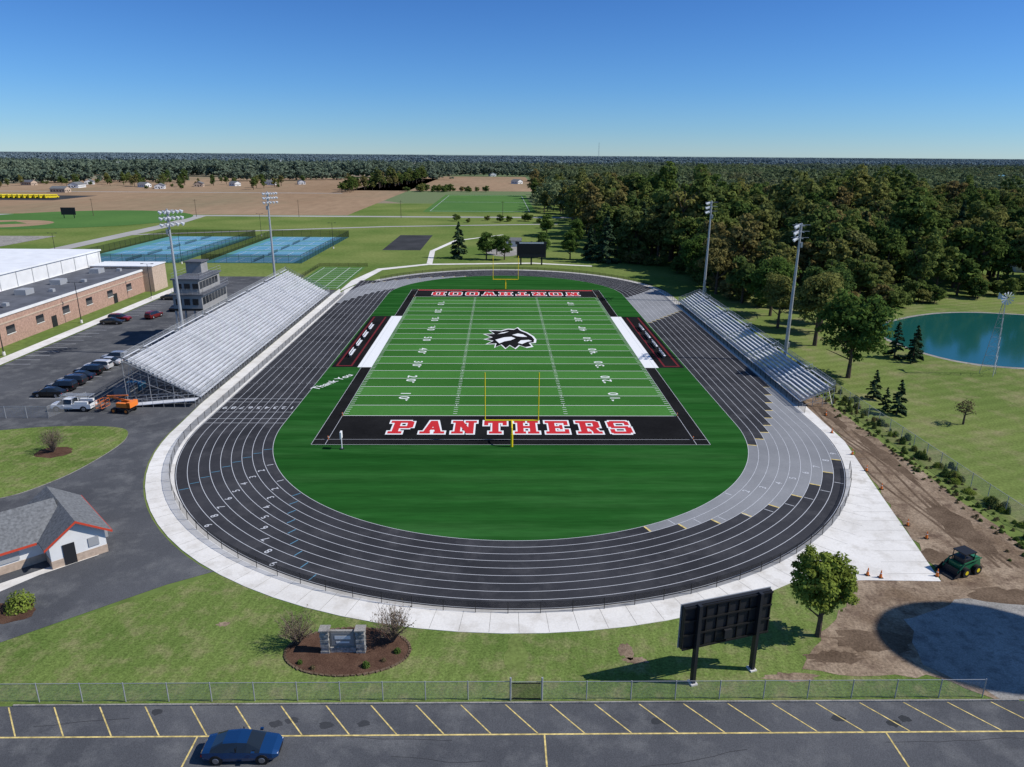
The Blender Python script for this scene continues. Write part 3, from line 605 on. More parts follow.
def car(kind,col,x,y,rz,metal=.3):
    global cid; cid+=1; k='paint%d'%cid; M[k]=simple("car_paint",col,.25,metal,.5,coat=.6)
    if kind=='sedan':
        st=[(-2.38,.68,.45,.72,.78,.58),(-2.25,.84,.30,.86,.95,.68),(-1.75,.89,.24,.93,1.04,.70),(-1.0,.91,.22,.94,1.40,.57),(-.1,.91,.22,.93,1.46,.59),(.5,.91,.22,.92,1.40,.57),(1.3,.90,.22,.88,.98,.68),(2.05,.86,.25,.76,.83,.66),(2.38,.68,.38,.58,.64,.55)]
        g=loft(st,k,(2,3,4,5),(2,5)); wx=(-1.42,1.42); r_=.33
    elif kind=='suv':
        st=[(-2.35,.74,.45,.95,1.15,.62),(-2.2,.88,.32,1.05,1.45,.64),(-1.9,.93,.28,1.05,1.68,.66),(-.6,.94,.26,1.05,1.74,.68),(.35,.94,.26,1.03,1.66,.66),(1.15,.93,.26,1.0,1.12,.74),(2.05,.90,.30,.92,1.0,.72),(2.35,.74,.42,.72,.80,.6)]
        g=loft(st,k,(1,2,3,4),(0,4)); wx=(-1.4,1.42); r_=.37
    else:
        st=[(-.35,.96,.45,1.15,1.2,.74),(-.25,.98,.42,1.15,1.86,.70),(.9,.98,.42,1.15,1.9,.70),(1.15,.98,.42,1.14,1.84,.69),(1.85,.97,.42,1.12,1.24,.80),(2.75,.94,.45,1.05,1.15,.78),(2.95,.85,.5,.85,.92,.68)]
        g=loft(st,k,(1,2,3),(0,3)); wx=(-1.9,2.0); r_=.42
        g.bb(-2.9,-.36,-.97,-.89,.5,1.2,k); g.bb(-2.9,-.36,.89,.97,.5,1.2,k); g.bb(-2.95,-2.88,-.97,.97,.5,1.2,k); g.bb(-2.88,-.36,-.89,.89,.55,.7,'dark')
        for xx in(-2.7,-.5,1.4):
            for yy in(-.85,.85): g.beam((xx,yy,1.2),(xx,yy,2.2),.04,'steel')
            g.beam((xx,-.85,2.2),(xx,.85,2.2),.04,'steel')
        for yy in(-.85,.85,-.45,-.05): g.beam((-2.9,yy,2.24),(1.9,yy,2.24),.045,'alu')
        g.bb(-2.6,-.7,-.96,-.6,1.2,1.55,'white'); g.bb(-2.6,-.7,.6,.96,1.2,1.55,'white')
    x0,x1=st[0][0],st[-1][0]; body=g
    wh=MB()
    for xx in wx:
        for sy in(-1,1): wheel(wh,xx,sy*(st[3][1]-.1),r_)
        for sy in(-1,1): wh.cyl((xx,sy*(st[3][1]-.21),r_),(xx,sy*(st[3][1]+.004),r_),r_+.07,r_+.07,16,'black')
    tr=MB(); zt=st[0][3]
    for sy in(-1,1):
        tr.bb((x0 if kind!='truck' else -2.9)+.02,(x0 if kind!='truck' else -2.9)+.12,sy*.5,sy*.8,zt-.14,zt+.0,'redl')
        tr.bb(x1-.16,x1-.02,sy*.42,sy*.66,st[-1][3]-.06,st[-1][3]+.05,'whitel')
        tr.bb(.85,1.05,sy*.93,sy*1.08,.95,1.08,k)
    tr.bb(x1-.02,x1+.015,-.4,.4,st[-1][2]+.02,st[-1][3]-.02,'black')
    if kind!='truck':
        for sy in(-1,1): tr.bb(-.18,-.12,sy*.885,sy*.90,.95,1.3,'black')
    root=empty({'sedan':'parked_car','suv':'parked_suv','truck':'pickup_truck'}[kind],(x,y,.03),rz)
    body.obj("body",root); wh.obj("wheels",root); tr.obj("lights_and_mirrors",root)
car('sedan',(.01,.06,.18),-17.8,36.7,rad(1),.5)
cols=[(.01,.01,.012),(.012,.012,.014),(.03,.03,.035),(.015,.02,.04),(.01,.01,.01),(.65,.65,.66),(.62,.62,.63),(.30,.31,.33)]
for i,cc in enumerate(cols): car('suv' if i%3 else 'sedan',cc,-71.5+random.uniform(-.3,.3),107.4+i*2.9,math.pi+random.uniform(-.04,.04))
car('suv',(.25,.02,.02),-87,160,0); car('sedan',(.02,.02,.02),-87.2,157,0); car('sedan',(.02,.02,.022),-79.5,172,rad(90)); car('suv',(.2,.02,.02),-81,163.5,rad(80)); car('sedan',(.03,.03,.03),-86.5,185,0)
car('truck',(.70,.70,.70),-64.3,101,math.pi,0)
def wheel2(g,x,y,r,w): g.cyl((x,y-w/2,r),(x,y+w/2,r),r,r,18,'tyre'); g.cyl((x,y-w/2-.01,r),(x,y+w/2+.01,r),r*.5,r*.5,12,'orange')
root=empty("boom_lift",(-56.6,100.2,.03),rad(170)); g=MB()
for x in(-1,1):
    for y in(-.85,.85): wheel2(g,x,y,.42,.3)
g.bb(-1.3,1.3,-.65,.65,.4,.75,'dark'); g.cyl((0,0,.75),(0,0,.95),.5,.5,16,'dark'); g.bb(-1.7,.5,-.9,-.35,.95,1.6,'orange'); g.bb(-1.7,.5,.35,.9,.95,1.6,'orange'); g.bb(-1.75,-1.2,-.9,.9,.95,1.75,'orange')
g.beam((-1.3,0,1.7),(2.4,0,2.3),.20,'orange'); g.beam((2.4,0,2.3),(-1.0,0,2.6),.16,'orange'); g.beam((-1,0,2.6),(2.9,0,1.3),.11,'dark')
for zz in(.6,1.15,1.7):
    for p,q in(((2.9,-.9),(3.8,-.9)),((3.8,-.9),(3.8,.9)),((3.8,.9),(2.9,.9)),((2.9,.9),(2.9,-.9))): g.beam((p[0],p[1],zz),(q[0],q[1],zz),.04,'orange')
for p in((2.9,-.9),(3.8,-.9),(3.8,.9),(2.9,.9),(2.9,0),(3.8,0)): g.beam((p[0],p[1],.6),(p[0],p[1],1.7),.04,'orange')
g.bb(2.9,3.8,-.9,.9,.55,.6,'dark'); g.obj("body",root)
root=empty("skid_loader",(41.2,57.6,.03),rad(200)); g=MB()
for x in(-.7,.75):
    for y in(-.85,.85): g.cyl((x,y-.18,.45),(x,y+.18,.45),.45,.45,18,'tyre'); g.cyl((x,y-.2,.45),(x,y+.2,.45),.2,.2,10,'goal')
g.bb(-1.35,1.1,-.62,.62,.35,1.05,'green'); g.add([(-1.5,-.6,.5),(-1.5,.6,.5),(-1.2,.6,1.5),(-1.2,-.6,1.5),(-.5,-.6,1.6),(-.5,.6,1.6),(-.5,.6,.9),(-.5,-.6,.9)],[[0,3,2,1],[3,4,5,2],[0,7,4,3],[1,2,5,6],[4,7,6,5],[0,1,6,7]],'green')
for x in(-.45,.8):
    for y in(-.58,.58): g.beam((x,y,1.0),(x-.05,y,2.05),.06,'black')
g.bb(-.6,.85,-.65,.65,2.05,2.15,'black'); g.bb(-.4,.7,-.56,.56,1.05,1.5,'dark')
for y in(-.75,.75): g.beam((-1.2,y,1.5),(.9,y,1.25),.09,'green'); g.beam((.9,y,1.25),(1.6,y,.45),.09,'green')
g.add([(1.5,-.95,.1),(1.5,.95,.1),(2.3,.95,.08),(2.3,-.95,.08),(1.45,-.95,.75),(1.45,.95,.75)],[[0,3,2,1],[0,1,5,4]],'dark'); g.add([(1.5,-.95,.1),(2.3,-.95,.08),(1.45,-.95,.75),(1.5,.95,.1),(2.3,.95,.08),(1.45,.95,.75)],[[0,1,2],[3,5,4]],'dark')
g.obj("body",root)
def cone(x,y):
    g=MB(); g.box(0,0,.02,.38,.38,.04,'black'); g.cyl((0,0,.04),(0,0,.75),.15,.03,12,'orange'); g.cyl((0,0,.42),(0,0,.55),.088,.062,12,'white'); g.obj("traffic_cone",loc=(x,y,.055))
for x,y in((44.3,92),(43.6,84.5),(43,79.5),(42.3,74.5),(40.7,66),(41.2,63.4),(38.3,56.6),(32,56.8),(33,56.4),(46.5,99)): cone(x,y)

# ---------------------------------------------------------------- buildings
root=empty("brick_school_building"); w=MB(); rf=MB(); gl=MB()
w.bb(-114,-98.2,118,206,0,5.6,'brick'); w.bb(-114.2,-98,117.8,206.2,5.6,6.1,'wallw'); rf.bb(-113.9,-98.4,118.2,205.9,6.1,6.14,'roofd')
w.bb(-112,-95.5,196,204,0,6.8,'brick2'); rf.bb(-112.2,-95.3,195.8,204.2,6.8,7.0,'roofw')
w.bb(-175,-114.2,95,206,0,9.7,'wallw'); rf.bb(-175.3,-113.9,94.7,206.3,9.7,10.1,'roofw')
for y in np.arange(120,194,9.5):
    gl.bb(-98.2,-98.15,y,y+2.6,2.0,3.6,'glass'); gl.bb(-98.2,-98.1,y-.08,y+2.68,1.86,2.0,'concrete')
w.bb(-98.2,-98.1,118,196,4.2,4.5,'brick2')
for y in(128,142,158,171,188):
    rf.bb(-108,-105.5,y,y+3,6.14,7.3,'steel'); rf.bb(-103,-102,y+4,y+5,6.14,6.8,'steel')
for y in(150,176): gl.bb(-98.2,-98.12,y+3.6,y+5.4,0,2.4,'dark')
for y in np.arange(97,206,6): w.bb(-114.2,-114.1,y,y+.15,6.2,9.7,'steel')
w.obj("walls",root); rf.obj("roof",root); gl.obj("windows",root)
root=empty("concession_building",(-42.3,58.1,0),rad(43.5)); w=MB(); rf=MB(); tr=MB(); gl=MB()
W_,D_,hE,hR=4.6,9,2.6,4.2
w.bb(0,W_,0,D_,0,hE,'wallw'); w.bb(-.03,W_+.03,-.03,D_+.03,0,.8,'brick2')
for y,s_ in((0,-1),(D_,1)): w.poly([(0,y,hE),(W_,y,hE),(W_/2,y,hR)],'wallw')
o=.5
def slab(mb,a,b,c,d,t,k):
    vs=[a,b,c,d]+[(p[0],p[1],p[2]-t) for p in(a,b,c,d)]; mb.add(vs,[[0,1,2,3],[7,6,5,4],[0,4,5,1],[1,5,6,2],[2,6,7,3],[3,7,4,0]],k)
sl=(hR-hE)/(W_/2); ze=hE-sl*o
slab(rf,(-o,-o,ze+.1),(W_/2,-o,hR+.1),(W_/2,D_+o,hR+.1),(-o,D_+o,ze+.1),.12,'shingle'); slab(rf,(W_/2,-o,hR+.1),(W_+o,-o,ze+.1),(W_+o,D_+o,ze+.1),(W_/2,D_+o,hR+.1),.12,'shingle')
slab(tr,(-o,-o-.06,ze+.1),(W_/2,-o-.06,hR+.1),(W_/2,-o-.01,hR+.1),(-o,-o-.01,ze+.1),.22,'trimred'); slab(tr,(W_/2,-o-.06,hR+.1),(W_+o,-o-.06,ze+.1),(W_+o,-o-.01,ze+.1),(W_/2,-o-.01,hR+.1),.22,'trimred')
tr.bb(W_+o+.01,W_+o+.06,-o,D_+o,ze-.12,ze+.08,'trimred')
w.bb(-9,-.03,2.2,8.2,0,2.7,'wallw'); w.bb(-9.03,-.04,2.17,8.23,0,.8,'brick2'); w.poly([(-9,2.2,2.7),(-9,8.2,2.7),(-9,5.2,4.7)],'wallw')
slab(rf,(-9.5,1.6,2.35),(2,1.6,2.35),(2,5.2,4.7),(-9.5,5.2,4.7),.12,'shingle'); slab(rf,(-9.5,5.2,4.7),(2,5.2,4.7),(2,8.8,2.35),(-9.5,8.8,2.35),.12,'shingle')
tr.bb(-9.5,-.6,1.52,1.58,2.15,2.36,'trimred'); slab(tr,(-9.58,1.6,2.35),(-9.52,1.6,2.35),(-9.52,5.2,4.7),(-9.58,5.2,4.7),.25,'trimred')
gl.bb(1.0,2.0,-.08,-.04,0,2.1,'dark'); gl.bb(3.1,4.0,-.08,-.04,1.1,2.0,'steel'); gl.bb(-4,-2,2.1,2.15,1.0,2.1,'steel'); gl.bb(-7.5,-5.5,2.1,2.15,1.0,2.1,'steel')
tr.bb(W_+.05,W_+.9,3,4.4,0,.9,'steel')
w.obj("walls",root); rf.obj("roof",root); tr.obj("trim",root); gl.obj("door_and_windows",root)
g=MB(); g.sheet([(-43,57.2),(-39.5,60.6),(-40.1,61.3),(-52,49.6),(-56,54),(-60,50),(-52,44.5)],.03,'concrete'); g.obj("concrete_patio")
def tennis(x0,x1,y0,y1):
    g=MB(); g.rect(x0,y0,x1,y1,.05,'tgreen'); n=5; st_=(y1-y0)/n
    for i in range(n):
        yc=y0+(i+.5)*st_; xc=(x0+x1)/2; a=11.9; b=5.5
        g.rect(xc-a-2.5,yc-b-1.2,xc+a+2.5,yc+b+1.2,.06,'tblue')
        for yy in(-b,-b*.75,b*.75,b): g.rect(xc-a,yc+yy-.06,xc+a,yc+yy+.06,.07,'white')
        for xx in(-a,-6.4,6.4,a): g.rect(xc+xx-.06,yc-b,xc+xx+.06,yc+b,.07,'white')
        g.rect(xc-6.4,yc-.05,xc+6.4,yc+.05,.075,'white')
        g.poly([(xc,yc-b-.6,.1),(xc,yc+b+.6,.1),(xc,yc+b+.6,1.05),(xc,yc-b-.6,1.05)],'screen')
    g.obj("tennis_court"); fence("tennis_fence",[(x0,y0),(x1,y0),(x1,y1),(x0,y1)],3.0,4,'screen','black',.05,True)
tennis(-104,-70,250,332); tennis(-150,-112,250,332)
g=MB(); g.rect(-61,201,-46.5,242,.045,'field_green')
for y in np.arange(203,242,4): g.rect(-60,y,-47.5,y+.15,.052,'white')
for x in(-60,-47.6,-56,-51.5): g.rect(x,202,x+.12,241,.056,'white')
g.obj("practice_turf")
fence("chain_link_fence",[(-62,200),(-62,243),(-46,243)],1.2,3,'chainb','black',.03)
def house(name,x,y,w_,d_,h,rz,wk,rk):
    root=empty(name,(x,y,0),rz); a=MB(); r_=MB(); g=MB(); rh=h+w_*.22
    a.bb(-w_/2,w_/2,-d_/2,d_/2,0,h,wk)
    for yy in(-d_/2,d_/2): a.poly([(-w_/2,yy,h),(w_/2,yy,h),(0,yy,rh)],wk)
    e_=.4; s_=(rh-h)/(w_/2)
    slab(r_,(-w_/2-e_,-d_/2-e_,h-s_*e_+.1),(0,-d_/2-e_,rh+.1),(0,d_/2+e_,rh+.1),(-w_/2-e_,d_/2+e_,h-s_*e_+.1),.12,rk)
    slab(r_,(0,-d_/2-e_,rh+.1),(w_/2+e_,-d_/2-e_,h-s_*e_+.1),(w_/2+e_,d_/2+e_,h-s_*e_+.1),(0,d_/2+e_,rh+.1),.12,rk)
    for xx in np.arange(-w_/2+1,w_/2-1.5,2.6): g.bb(xx,xx+1.1,-d_/2-.04,-d_/2,1,2.2,'glass')
    for yy in np.arange(-d_/2+1,d_/2-1.5,2.8): g.bb(w_/2,w_/2+.04,yy,yy+1.1,1,2.2,'glass'); g.bb(-w_/2-.04,-w_/2,yy,yy+1.1,1,2.2,'glass')
    g.bb(-.5,.5,-d_/2-.06,-d_/2-.04,0,.95,'dark')
    a.obj("walls",root); r_.obj("roof",root); g.obj("windows_and_door",root)
for (x,y,w_,d_,h,rz,wk,rk) in [(-350,770,9,14,3.4,.3,'wallw','shingle'),(-380,800,8,11,3.4,1.2,'wallw','shingle'),(-330,820,9,10,3.6,.2,'brick2','shingle'),(-300,845,8,10,3.4,1,'wallw','shingle'),(-440,780,10,18,3.5,.1,'wallw','shingle'),(-270,880,9,14,3.4,1.4,'wallw','shingle'),
  (-240,900,8,11,3.4,.4,'wallw','shingle'),(-405,690,9,14,3.5,1.5,'brick2','shingle'),(-470,860,9,13,3.5,.4,'wallw','shingle'),(-520,830,9,13,3.5,1.4,'brick2','roofd'),(-15,1280,10,14,4,.3,'wallw','shingle'),(20,960,9,12,3.6,.8,'wallw','shingle'),(184,262,11,16,3.6,.5,'siding','shingle'),(178,240,9,12,3.2,1.2,'wallw','shingle'),(-600,1500,20,40,5,.3,'wallw','roofw'),(-160,1700,16,30,5,.8,'wallw','shingle'),(420,1750,16,30,5,.8,'wallw','roofw'),(-900,1800,30,50,6,.8,'wallw','roofw'),(700,1150,14,24,4.5,.4,'wallw','roofw'),(950,1250,14,24,4.5,1.4,'wallw','shingle'),(-700,2400,30,60,7,.4,'wallw','roofw')]:
    house("farmhouse" if w_<15 else "barn",x,y,w_,d_,h,rz,wk,rk)
M['bluer']=simple("blue_roof",(.18,.38,.44),.5); house("warehouse",640,900,40,80,7,.3,'wallw','bluer')
house("storage_shed",4,302,4,6,2.6,1.5,'wallw','shingle')
def bus(x,y,rz):
    root=empty("school_bus",(x,y,0),rz); g=MB()
    prof=[(-5.5,.6),(5.0,.6),(5.3,.9),(5.3,1.5),(4.2,1.7),(4.0,2.9),(3.6,3.1),(-5.3,3.1),(-5.5,2.9)]
    n=len(prof); vs=[(p[0],-1.2,p[1]) for p in prof]+[(p[0],1.2,p[1]) for p in prof]
    g.add(vs,[[i,(i+1)%n,n+(i+1)%n,n+i] for i in range(n)]+[list(range(n))[::-1],list(range(n,2*n))],'goal')
    for i in range(9):
        for sy in(-1.22,1.22): g.bb(-5.1+i*.98,-4.4+i*.98,sy-.02,sy+.02,1.9,2.6,'glass')
    for xx in(-3.6,3.9):
        for sy in(-1.1,1.1): g.cyl((xx,sy-.15,.5),(xx,sy+.15,.5),.5,.5,14,'tyre')
    for sy in(-1.22,1.22): g.bb(-5.4,5,sy-.01,sy+.01,1.3,1.38,'black')
    g.obj("body",root)
for i in range(14): bus(-415+i*4.2,600+random.uniform(-.5,.5),rad(60))
g=MB(); g.rect(-440,575,-345,640,.06,'asphalt_dk'); g.obj("bus_lot")
g=MB(); g.sheet([(-240+60*math.cos(t),420+60*math.sin(t)) for t in np.linspace(0,6.2,40)],.07,'field_green')
g.sheet([(-262+26*math.cos(t),385+22*math.sin(t)) for t in np.linspace(0,6.2,30)],.09,'soil'); g.sheet([(-262+13*math.cos(t),388+11*math.sin(t)) for t in np.linspace(0,6.2,5)],.11,'field_green'); g.obj("baseball_field")
g=MB(); g.bb(-4,4,-.2,.2,2,6,'dark'); g.bb(-3,-2.7,0,.3,0,2,'dark'); g.bb(2.7,3,0,.3,0,2,'dark'); g.obj("baseball_scoreboard",loc=(-245,420,0))
def lamp(x,y,h,name="parking_lamp"):
    g=MB(); g.cyl((0,0,0),(0,0,.7),.28,.25,10,'concrete'); g.cyl((0,0,.7),(0,0,h),.1,.06,8,'dark'); g.beam((0,0,h),(1.1,0,h+.1),.06,'dark'); g.beam((0,0,h),(-1.1,0,h+.1),.06,'dark')
    for s_ in(-1,1): g.bb(s_*1.0,s_*1.6,-.18,.18,h+.02,h+.15,'dark')
    g.obj(name,loc=(x,y,0))
lamp(-94,131,9); lamp(-94.5,158,9); lamp(-91.8,186,9)
for x,y in((-152,248),(-110,248),(-110,334),(-68,291),(-152,334)): lamp(x,y,10,"court_lamp")
for i in range(9):
    g=MB(); g.cyl((0,0,0),(0,0,10),.16,.1,6,'bark'); g.beam((-1.1,0,9.3),(1.1,0,9.3),.08,'bark'); g.obj("utility_pole",loc=(-420+i*60,436,0))
g=MB()
for i in range(3):
    a=i*2.094; g.beam((3*math.cos(a),3*math.sin(a),0),(.3*math.cos(a),.3*math.sin(a),75),.3,'steel')
for z in range(0,75,5): g.beam((3*(1-z/80),0,z),(-1.5*(1-z/80),2.6*(1-z/80),z+5),.2,'steel')
g.obj("radio_mast",loc=(325,2500,0))
pond=bezclosed([(80,147),(81,136),(86,127.5),(97,124),(112,126),(130,132),(140,148),(134,165),(118,172),(105,171),(92,164),(83,156)])
cx,cy=108,148
g=MB(); g.sheet(rough([(cx+(p[0]-cx)*1.03,cy+(p[1]-cy)*1.045) for p in pond],1.5,.15,8),.016,'gravel'); g.obj("pond_bank")
g=MB(); g.sheet(pond,.024,'water'); g.obj("pond_water")
root=empty("windmill_tower",(84.6,120,0)); g=MB(); Hh=13.5
base=[(1.5*math.cos(t),1.5*math.sin(t)) for t in(.3,.3+2.094,.3+4.189)]
for i in range(3):
    p=base[i]; q=base[(i+1)%3]; g.beam((p[0],p[1],0),(p[0]*.12,p[1]*.12,Hh),.06,'steel')
    for j in range(8):
        a=j/8; b2=(j+1)/8; f1=1-.88*a; f2=1-.88*b2
        g.beam((p[0]*f1,p[1]*f1,a*Hh),(q[0]*f2,q[1]*f2,b2*Hh),.03,'steel'); g.beam((p[0]*f2,p[1]*f2,b2*Hh),(q[0]*f2,q[1]*f2,b2*Hh),.03,'steel')
g.obj("lattice",root); g=MB()
g.cyl((0,-.5,Hh+.2),(0,.6,Hh+.2),.12,.12,8,'steel'); g.add([(0,.5,Hh),(0,1.9,Hh-.4),(0,1.9,Hh+.8),(0,.5,Hh+.35)],[[0,1,2,3]],'alu')
for i in range(12):
    t=2*math.pi*i/12; c,s_=math.cos(t),math.sin(t); c2,s2=math.cos(t+.3),math.sin(t+.3)
    g.add([(.25*c,-.55,Hh+.2+.25*s_),(1.15*c,-.5,Hh+.2+1.15*s_),(1.15*c2,-.62,Hh+.2+1.15*s2),(.25*c2,-.6,Hh+.2+.25*s2)],[[0,1,2,3]],'alu')
g.obj("wheel_and_vane",root)
# water tower (stands right of the picture; its shadow falls on the gravel drive)
SE,SA=44.0,-5.7
hx=34/math.tan(rad(SE)); wx_=36.3+hx*math.cos(rad(SA)); wy_=47.1+hx*math.sin(rad(SA))
root=empty("water_tower",(wx_,wy_,0)); g=MB(); g.cyl((0,0,0),(0,0,30),1.5,1.1,20,'wallw'); g.cyl((0,0,0),(0,0,3),3,1.5,20,'wallw'); g.obj("pedestal",root)
g=MB(); rings=[]
for j in range(13):
    t=-math.pi/2+math.pi*j/12; rings.append((5.7*math.cos(t),34+5.3*math.sin(t)))
for (r1,z1),(r2,z2) in zip(rings,rings[1:]): g.cyl((0,0,z1),(0,0,z2),max(.02,r1),max(.02,r2),32,'wallw',False)
g.obj("tank",root,smooth=True)

# ---------------------------------------------------------------- vegetation
def quads(P,Nn,size,r):
    n=len(P); up=r.normal(size=(n,3)); a=np.cross(Nn,up); a/=np.linalg.norm(a,axis=1)[:,None]+1e-9; b=np.cross(Nn,a)
    s=size*r.uniform(.55,1.35,(n,1)); a=a*s; b=b*s*.75
    return np.stack([P-a,P-b*.8,P+a,P+b],1).reshape(-1,3)
def leafobj(mb,P,Nn,size,k,r):
    V=quads(P,Nn,size,r); o=len(mb.v); i=mb.mi(k); mb.v.extend(map(tuple,V.tolist())); n=len(P)
    mb.f.extend([[o+4*j,o+4*j+1,o+4*j+2,o+4*j+3] for j in range(n)]); mb.m.extend([i]*n)
def crown(mb,c,rx,rz,ncl,nl,clr,leaf,k,r,squash=.75):
    cen=[]
    while len(cen)<ncl:
        p=r.uniform(-1,1,3); l=np.linalg.norm(p)
        if l>1 or l<.35: continue
        if p[2]<-.55 and r.random()<.6: continue
        cen.append(p)
    for p in cen:
        C=np.array([c[0]+p[0]*rx,c[1]+p[1]*rx,c[2]+p[2]*rz]); R_=clr*r.uniform(.6,1.35)
        n=int(nl*r.uniform(.7,1.3)); d=r.normal(size=(n,3)); d/=np.linalg.norm(d,axis=1)[:,None]; d[:,2]=np.where(d[:,2]<-.3,-d[:,2],d[:,2])
        P=C+d*R_*(r.uniform(.5,1.12,(n,1)))*np.array([1,1,squash]); Nn=d*1.0+r.normal(size=(n,3))*.5+np.array([0,0,.3]); Nn/=np.linalg.norm(Nn,axis=1)[:,None]
        leafobj(mb,P,Nn,leaf,k,r)
def tree(seed,h,w,ncl,nl,leaf,k,clr=None,trunk=.25,cz=.6,rzf=.42,lobes=1):
    r=np.random.default_rng(seed); g=MB(); tr=h*.018+.05
    g.cyl((0,0,0),(0,0,h*trunk),tr*1.3,tr,8,'bark'); g.cyl((0,0,h*trunk),(r.normal()*.2,r.normal()*.2,h*.8),tr,tr*.25,6,'bark')
    for i in range(9):
        a=r.uniform(0,6.28); z0=h*r.uniform(trunk*.9,.6); l=w*r.uniform(.25,.42); g.cyl((0,0,z0),(l*math.cos(a),l*math.sin(a),z0+h*r.uniform(.1,.22)),tr*.4,tr*.12,5,'bark',False)
    if lobes==1: crown(g,(0,0,h*cz),w*.5*.82,h*rzf*.9,ncl,nl,clr or w*.16,leaf,k,r)
    else:
        for i in range(lobes):
            a=6.28*i/lobes+r.uniform(-.5,.5); o_=w*.20; crown(g,(o_*math.cos(a),o_*math.sin(a),h*(cz+r.uniform(-.12,.10))),w*.5*r.uniform(.5,.68),h*rzf*r.uniform(.6,.85),ncl//lobes,nl,clr or w*.16,leaf,k,r)
    return g
def spruce(seed,h,w,n,leaf):
    r=np.random.default_rng(seed); g=MB(); g.cyl((0,0,0),(0,0,h*.95),h*.02+.04,.02,6,'bark')
    nb=int(h*7); P=[];Nn=[]
    for i in range(nb):
        t=(i+r.random())/nb; z=h*(.06+.94*t); L_=(1-t)**.85*w*.5*r.uniform(.75,1.1)+.08; a=r.uniform(0,6.28); m=max(4,int(n/nb*(1.7*(1-t)+.3)))
        s=r.uniform(.15,1,m)**.8; d=np.array([math.cos(a),math.sin(a)]); side=r.normal(size=m)*.16*L_*(1.1-s)
        x=d[0]*s*L_-d[1]*side; y=d[1]*s*L_+d[0]*side; zz=z-s*L_*.22+r.normal(size=m)*.05*h*.1
        P.append(np.stack([x,y,zz],1)); q=np.stack([d[0]*.5+r.normal(size=m)*.35,d[1]*.5+r.normal(size=m)*.35,.7+r.normal(size=m)*.3],1); Nn.append(q/np.linalg.norm(q,axis=1)[:,None])
    leafobj(g,np.concatenate(P),np.concatenate(Nn),leaf,'leafs',r); return g
def put(me,name,x,y,s=1,rz=0,coll=None,parent=None,z=0,sz=None):
    o=bpy.data.objects.new(name,me); o.location=(x,y,z); o.scale=(s,s,sz or s); o.rotation_euler=(0,0,rz); (coll or COL).objects.link(o)
    if parent: o.parent=parent
    return o
def mesh_of(g,name):
    o=g.obj(name,link=False); me=o.data; bpy.data.objects.remove(o); return me
fv=[mesh_of(tree(100+i,h,w,nc,68,.50,'leaf',w*cr,.2,.56,.45,lo),"forest_tree_mesh") for i,(h,w,nc,cr,lo) in enumerate([(17,10,46,.15,1),(20,12.5,54,.13,3),(15,10,44,.15,2),(22,12,54,.14,3),(17,13.5,56,.12,4),(19,8.5,40,.17,1),(14,8,38,.16,2),(23,10,48,.15,2)])]
ub=[mesh_of(tree(150+i,7,7,40,60,.36,'leaf',1.15,.06,.44,.46,lo),"understory_mesh") for i,lo in enumerate((1,3,2))]
fs=mesh_of(spruce(50,17,7,2600,.45),"forest_spruce_mesh")
def inpoly(x,y,poly):
    c=False; n=len(poly)
    for i in range(n):
        x1,y1=poly[i]; x2,y2=poly[(i+1)%n]
        if (y1>y)!=(y2>y) and x<(x2-x1)*(y-y1)/(y2-y1)+x1: c=not c
    return c
def instcoll(name):
    c=bpy.data.collections.new(name); e=bpy.data.objects.new(name,None); e.instance_type='COLLECTION'; e.instance_collection=c; COL.objects.link(e); return c
C=instcoll("forest")
fp=[(38,266),(48,252),(60,240),(60,205),(61,180),(74,174),(98,184),(145,203),(220,215),(420,250),(420,470),(40,470),(36,340)]
for gx in np.arange(30,420,8.2):
    for gy in np.arange(165,470,8.2):
        x=gx+random.uniform(-3.6,3.6); y=gy+random.uniform(-3.6,3.6)
        if not inpoly(x,y,fp): continue
        if inpoly(x,y,[(150,228),(212,228),(212,285),(165,280)]): continue
        hs=1+.24*math.sin(x*.045+1)*math.cos(y*.037)
        me=fs if random.random()<.04 else random.choice(fv); put(me,"forest_tree",x,y,hs*random.uniform(.7,1.25),random.uniform(0,6.28),C)
ed=[(38,264),(50,249),(60,238),(59,205),(60,178),(74,171),(98,181),(145,200),(220,212),(300,225)]
for (a0,b0),(a1,b1) in zip(ed,ed[1:]):
    n=int(math.dist((a0,b0),(a1,b1))/3.2)
    for i in range(n):
        t=random.random(); put(random.choice(ub),"understory_tree",a0+(a1-a0)*t+random.gauss(0,2.2),b0+(b1-b0)*t+random.gauss(1,2.2),random.uniform(.35,1.0),random.uniform(0,6.28),C)
def patch(seed,W,D,n,nl,leaf,k,hh=15,nc=6):
    r=np.random.default_rng(seed); g=MB()
    for i in range(n):
        x=r.uniform(-W/2,W/2); y=r.uniform(-D/2,D/2); h=hh*r.uniform(.65,1.2); w=h*r.uniform(.5,.8)
        crown(g,(x,y,h*.5),w*.42,h*.42,nc,nl,w*.22,leaf,k,r)
    return g
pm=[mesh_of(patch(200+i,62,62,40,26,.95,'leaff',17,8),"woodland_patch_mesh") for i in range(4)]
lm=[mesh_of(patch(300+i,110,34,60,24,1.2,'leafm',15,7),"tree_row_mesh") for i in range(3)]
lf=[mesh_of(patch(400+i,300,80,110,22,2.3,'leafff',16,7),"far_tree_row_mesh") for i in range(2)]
C=instcoll("woodland")
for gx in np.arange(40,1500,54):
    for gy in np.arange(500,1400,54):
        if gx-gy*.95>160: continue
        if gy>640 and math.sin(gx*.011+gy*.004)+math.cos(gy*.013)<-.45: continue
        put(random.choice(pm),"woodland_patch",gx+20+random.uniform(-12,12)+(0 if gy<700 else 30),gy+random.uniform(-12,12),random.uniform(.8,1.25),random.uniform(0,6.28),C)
C=instcoll("distant_tree_rows")
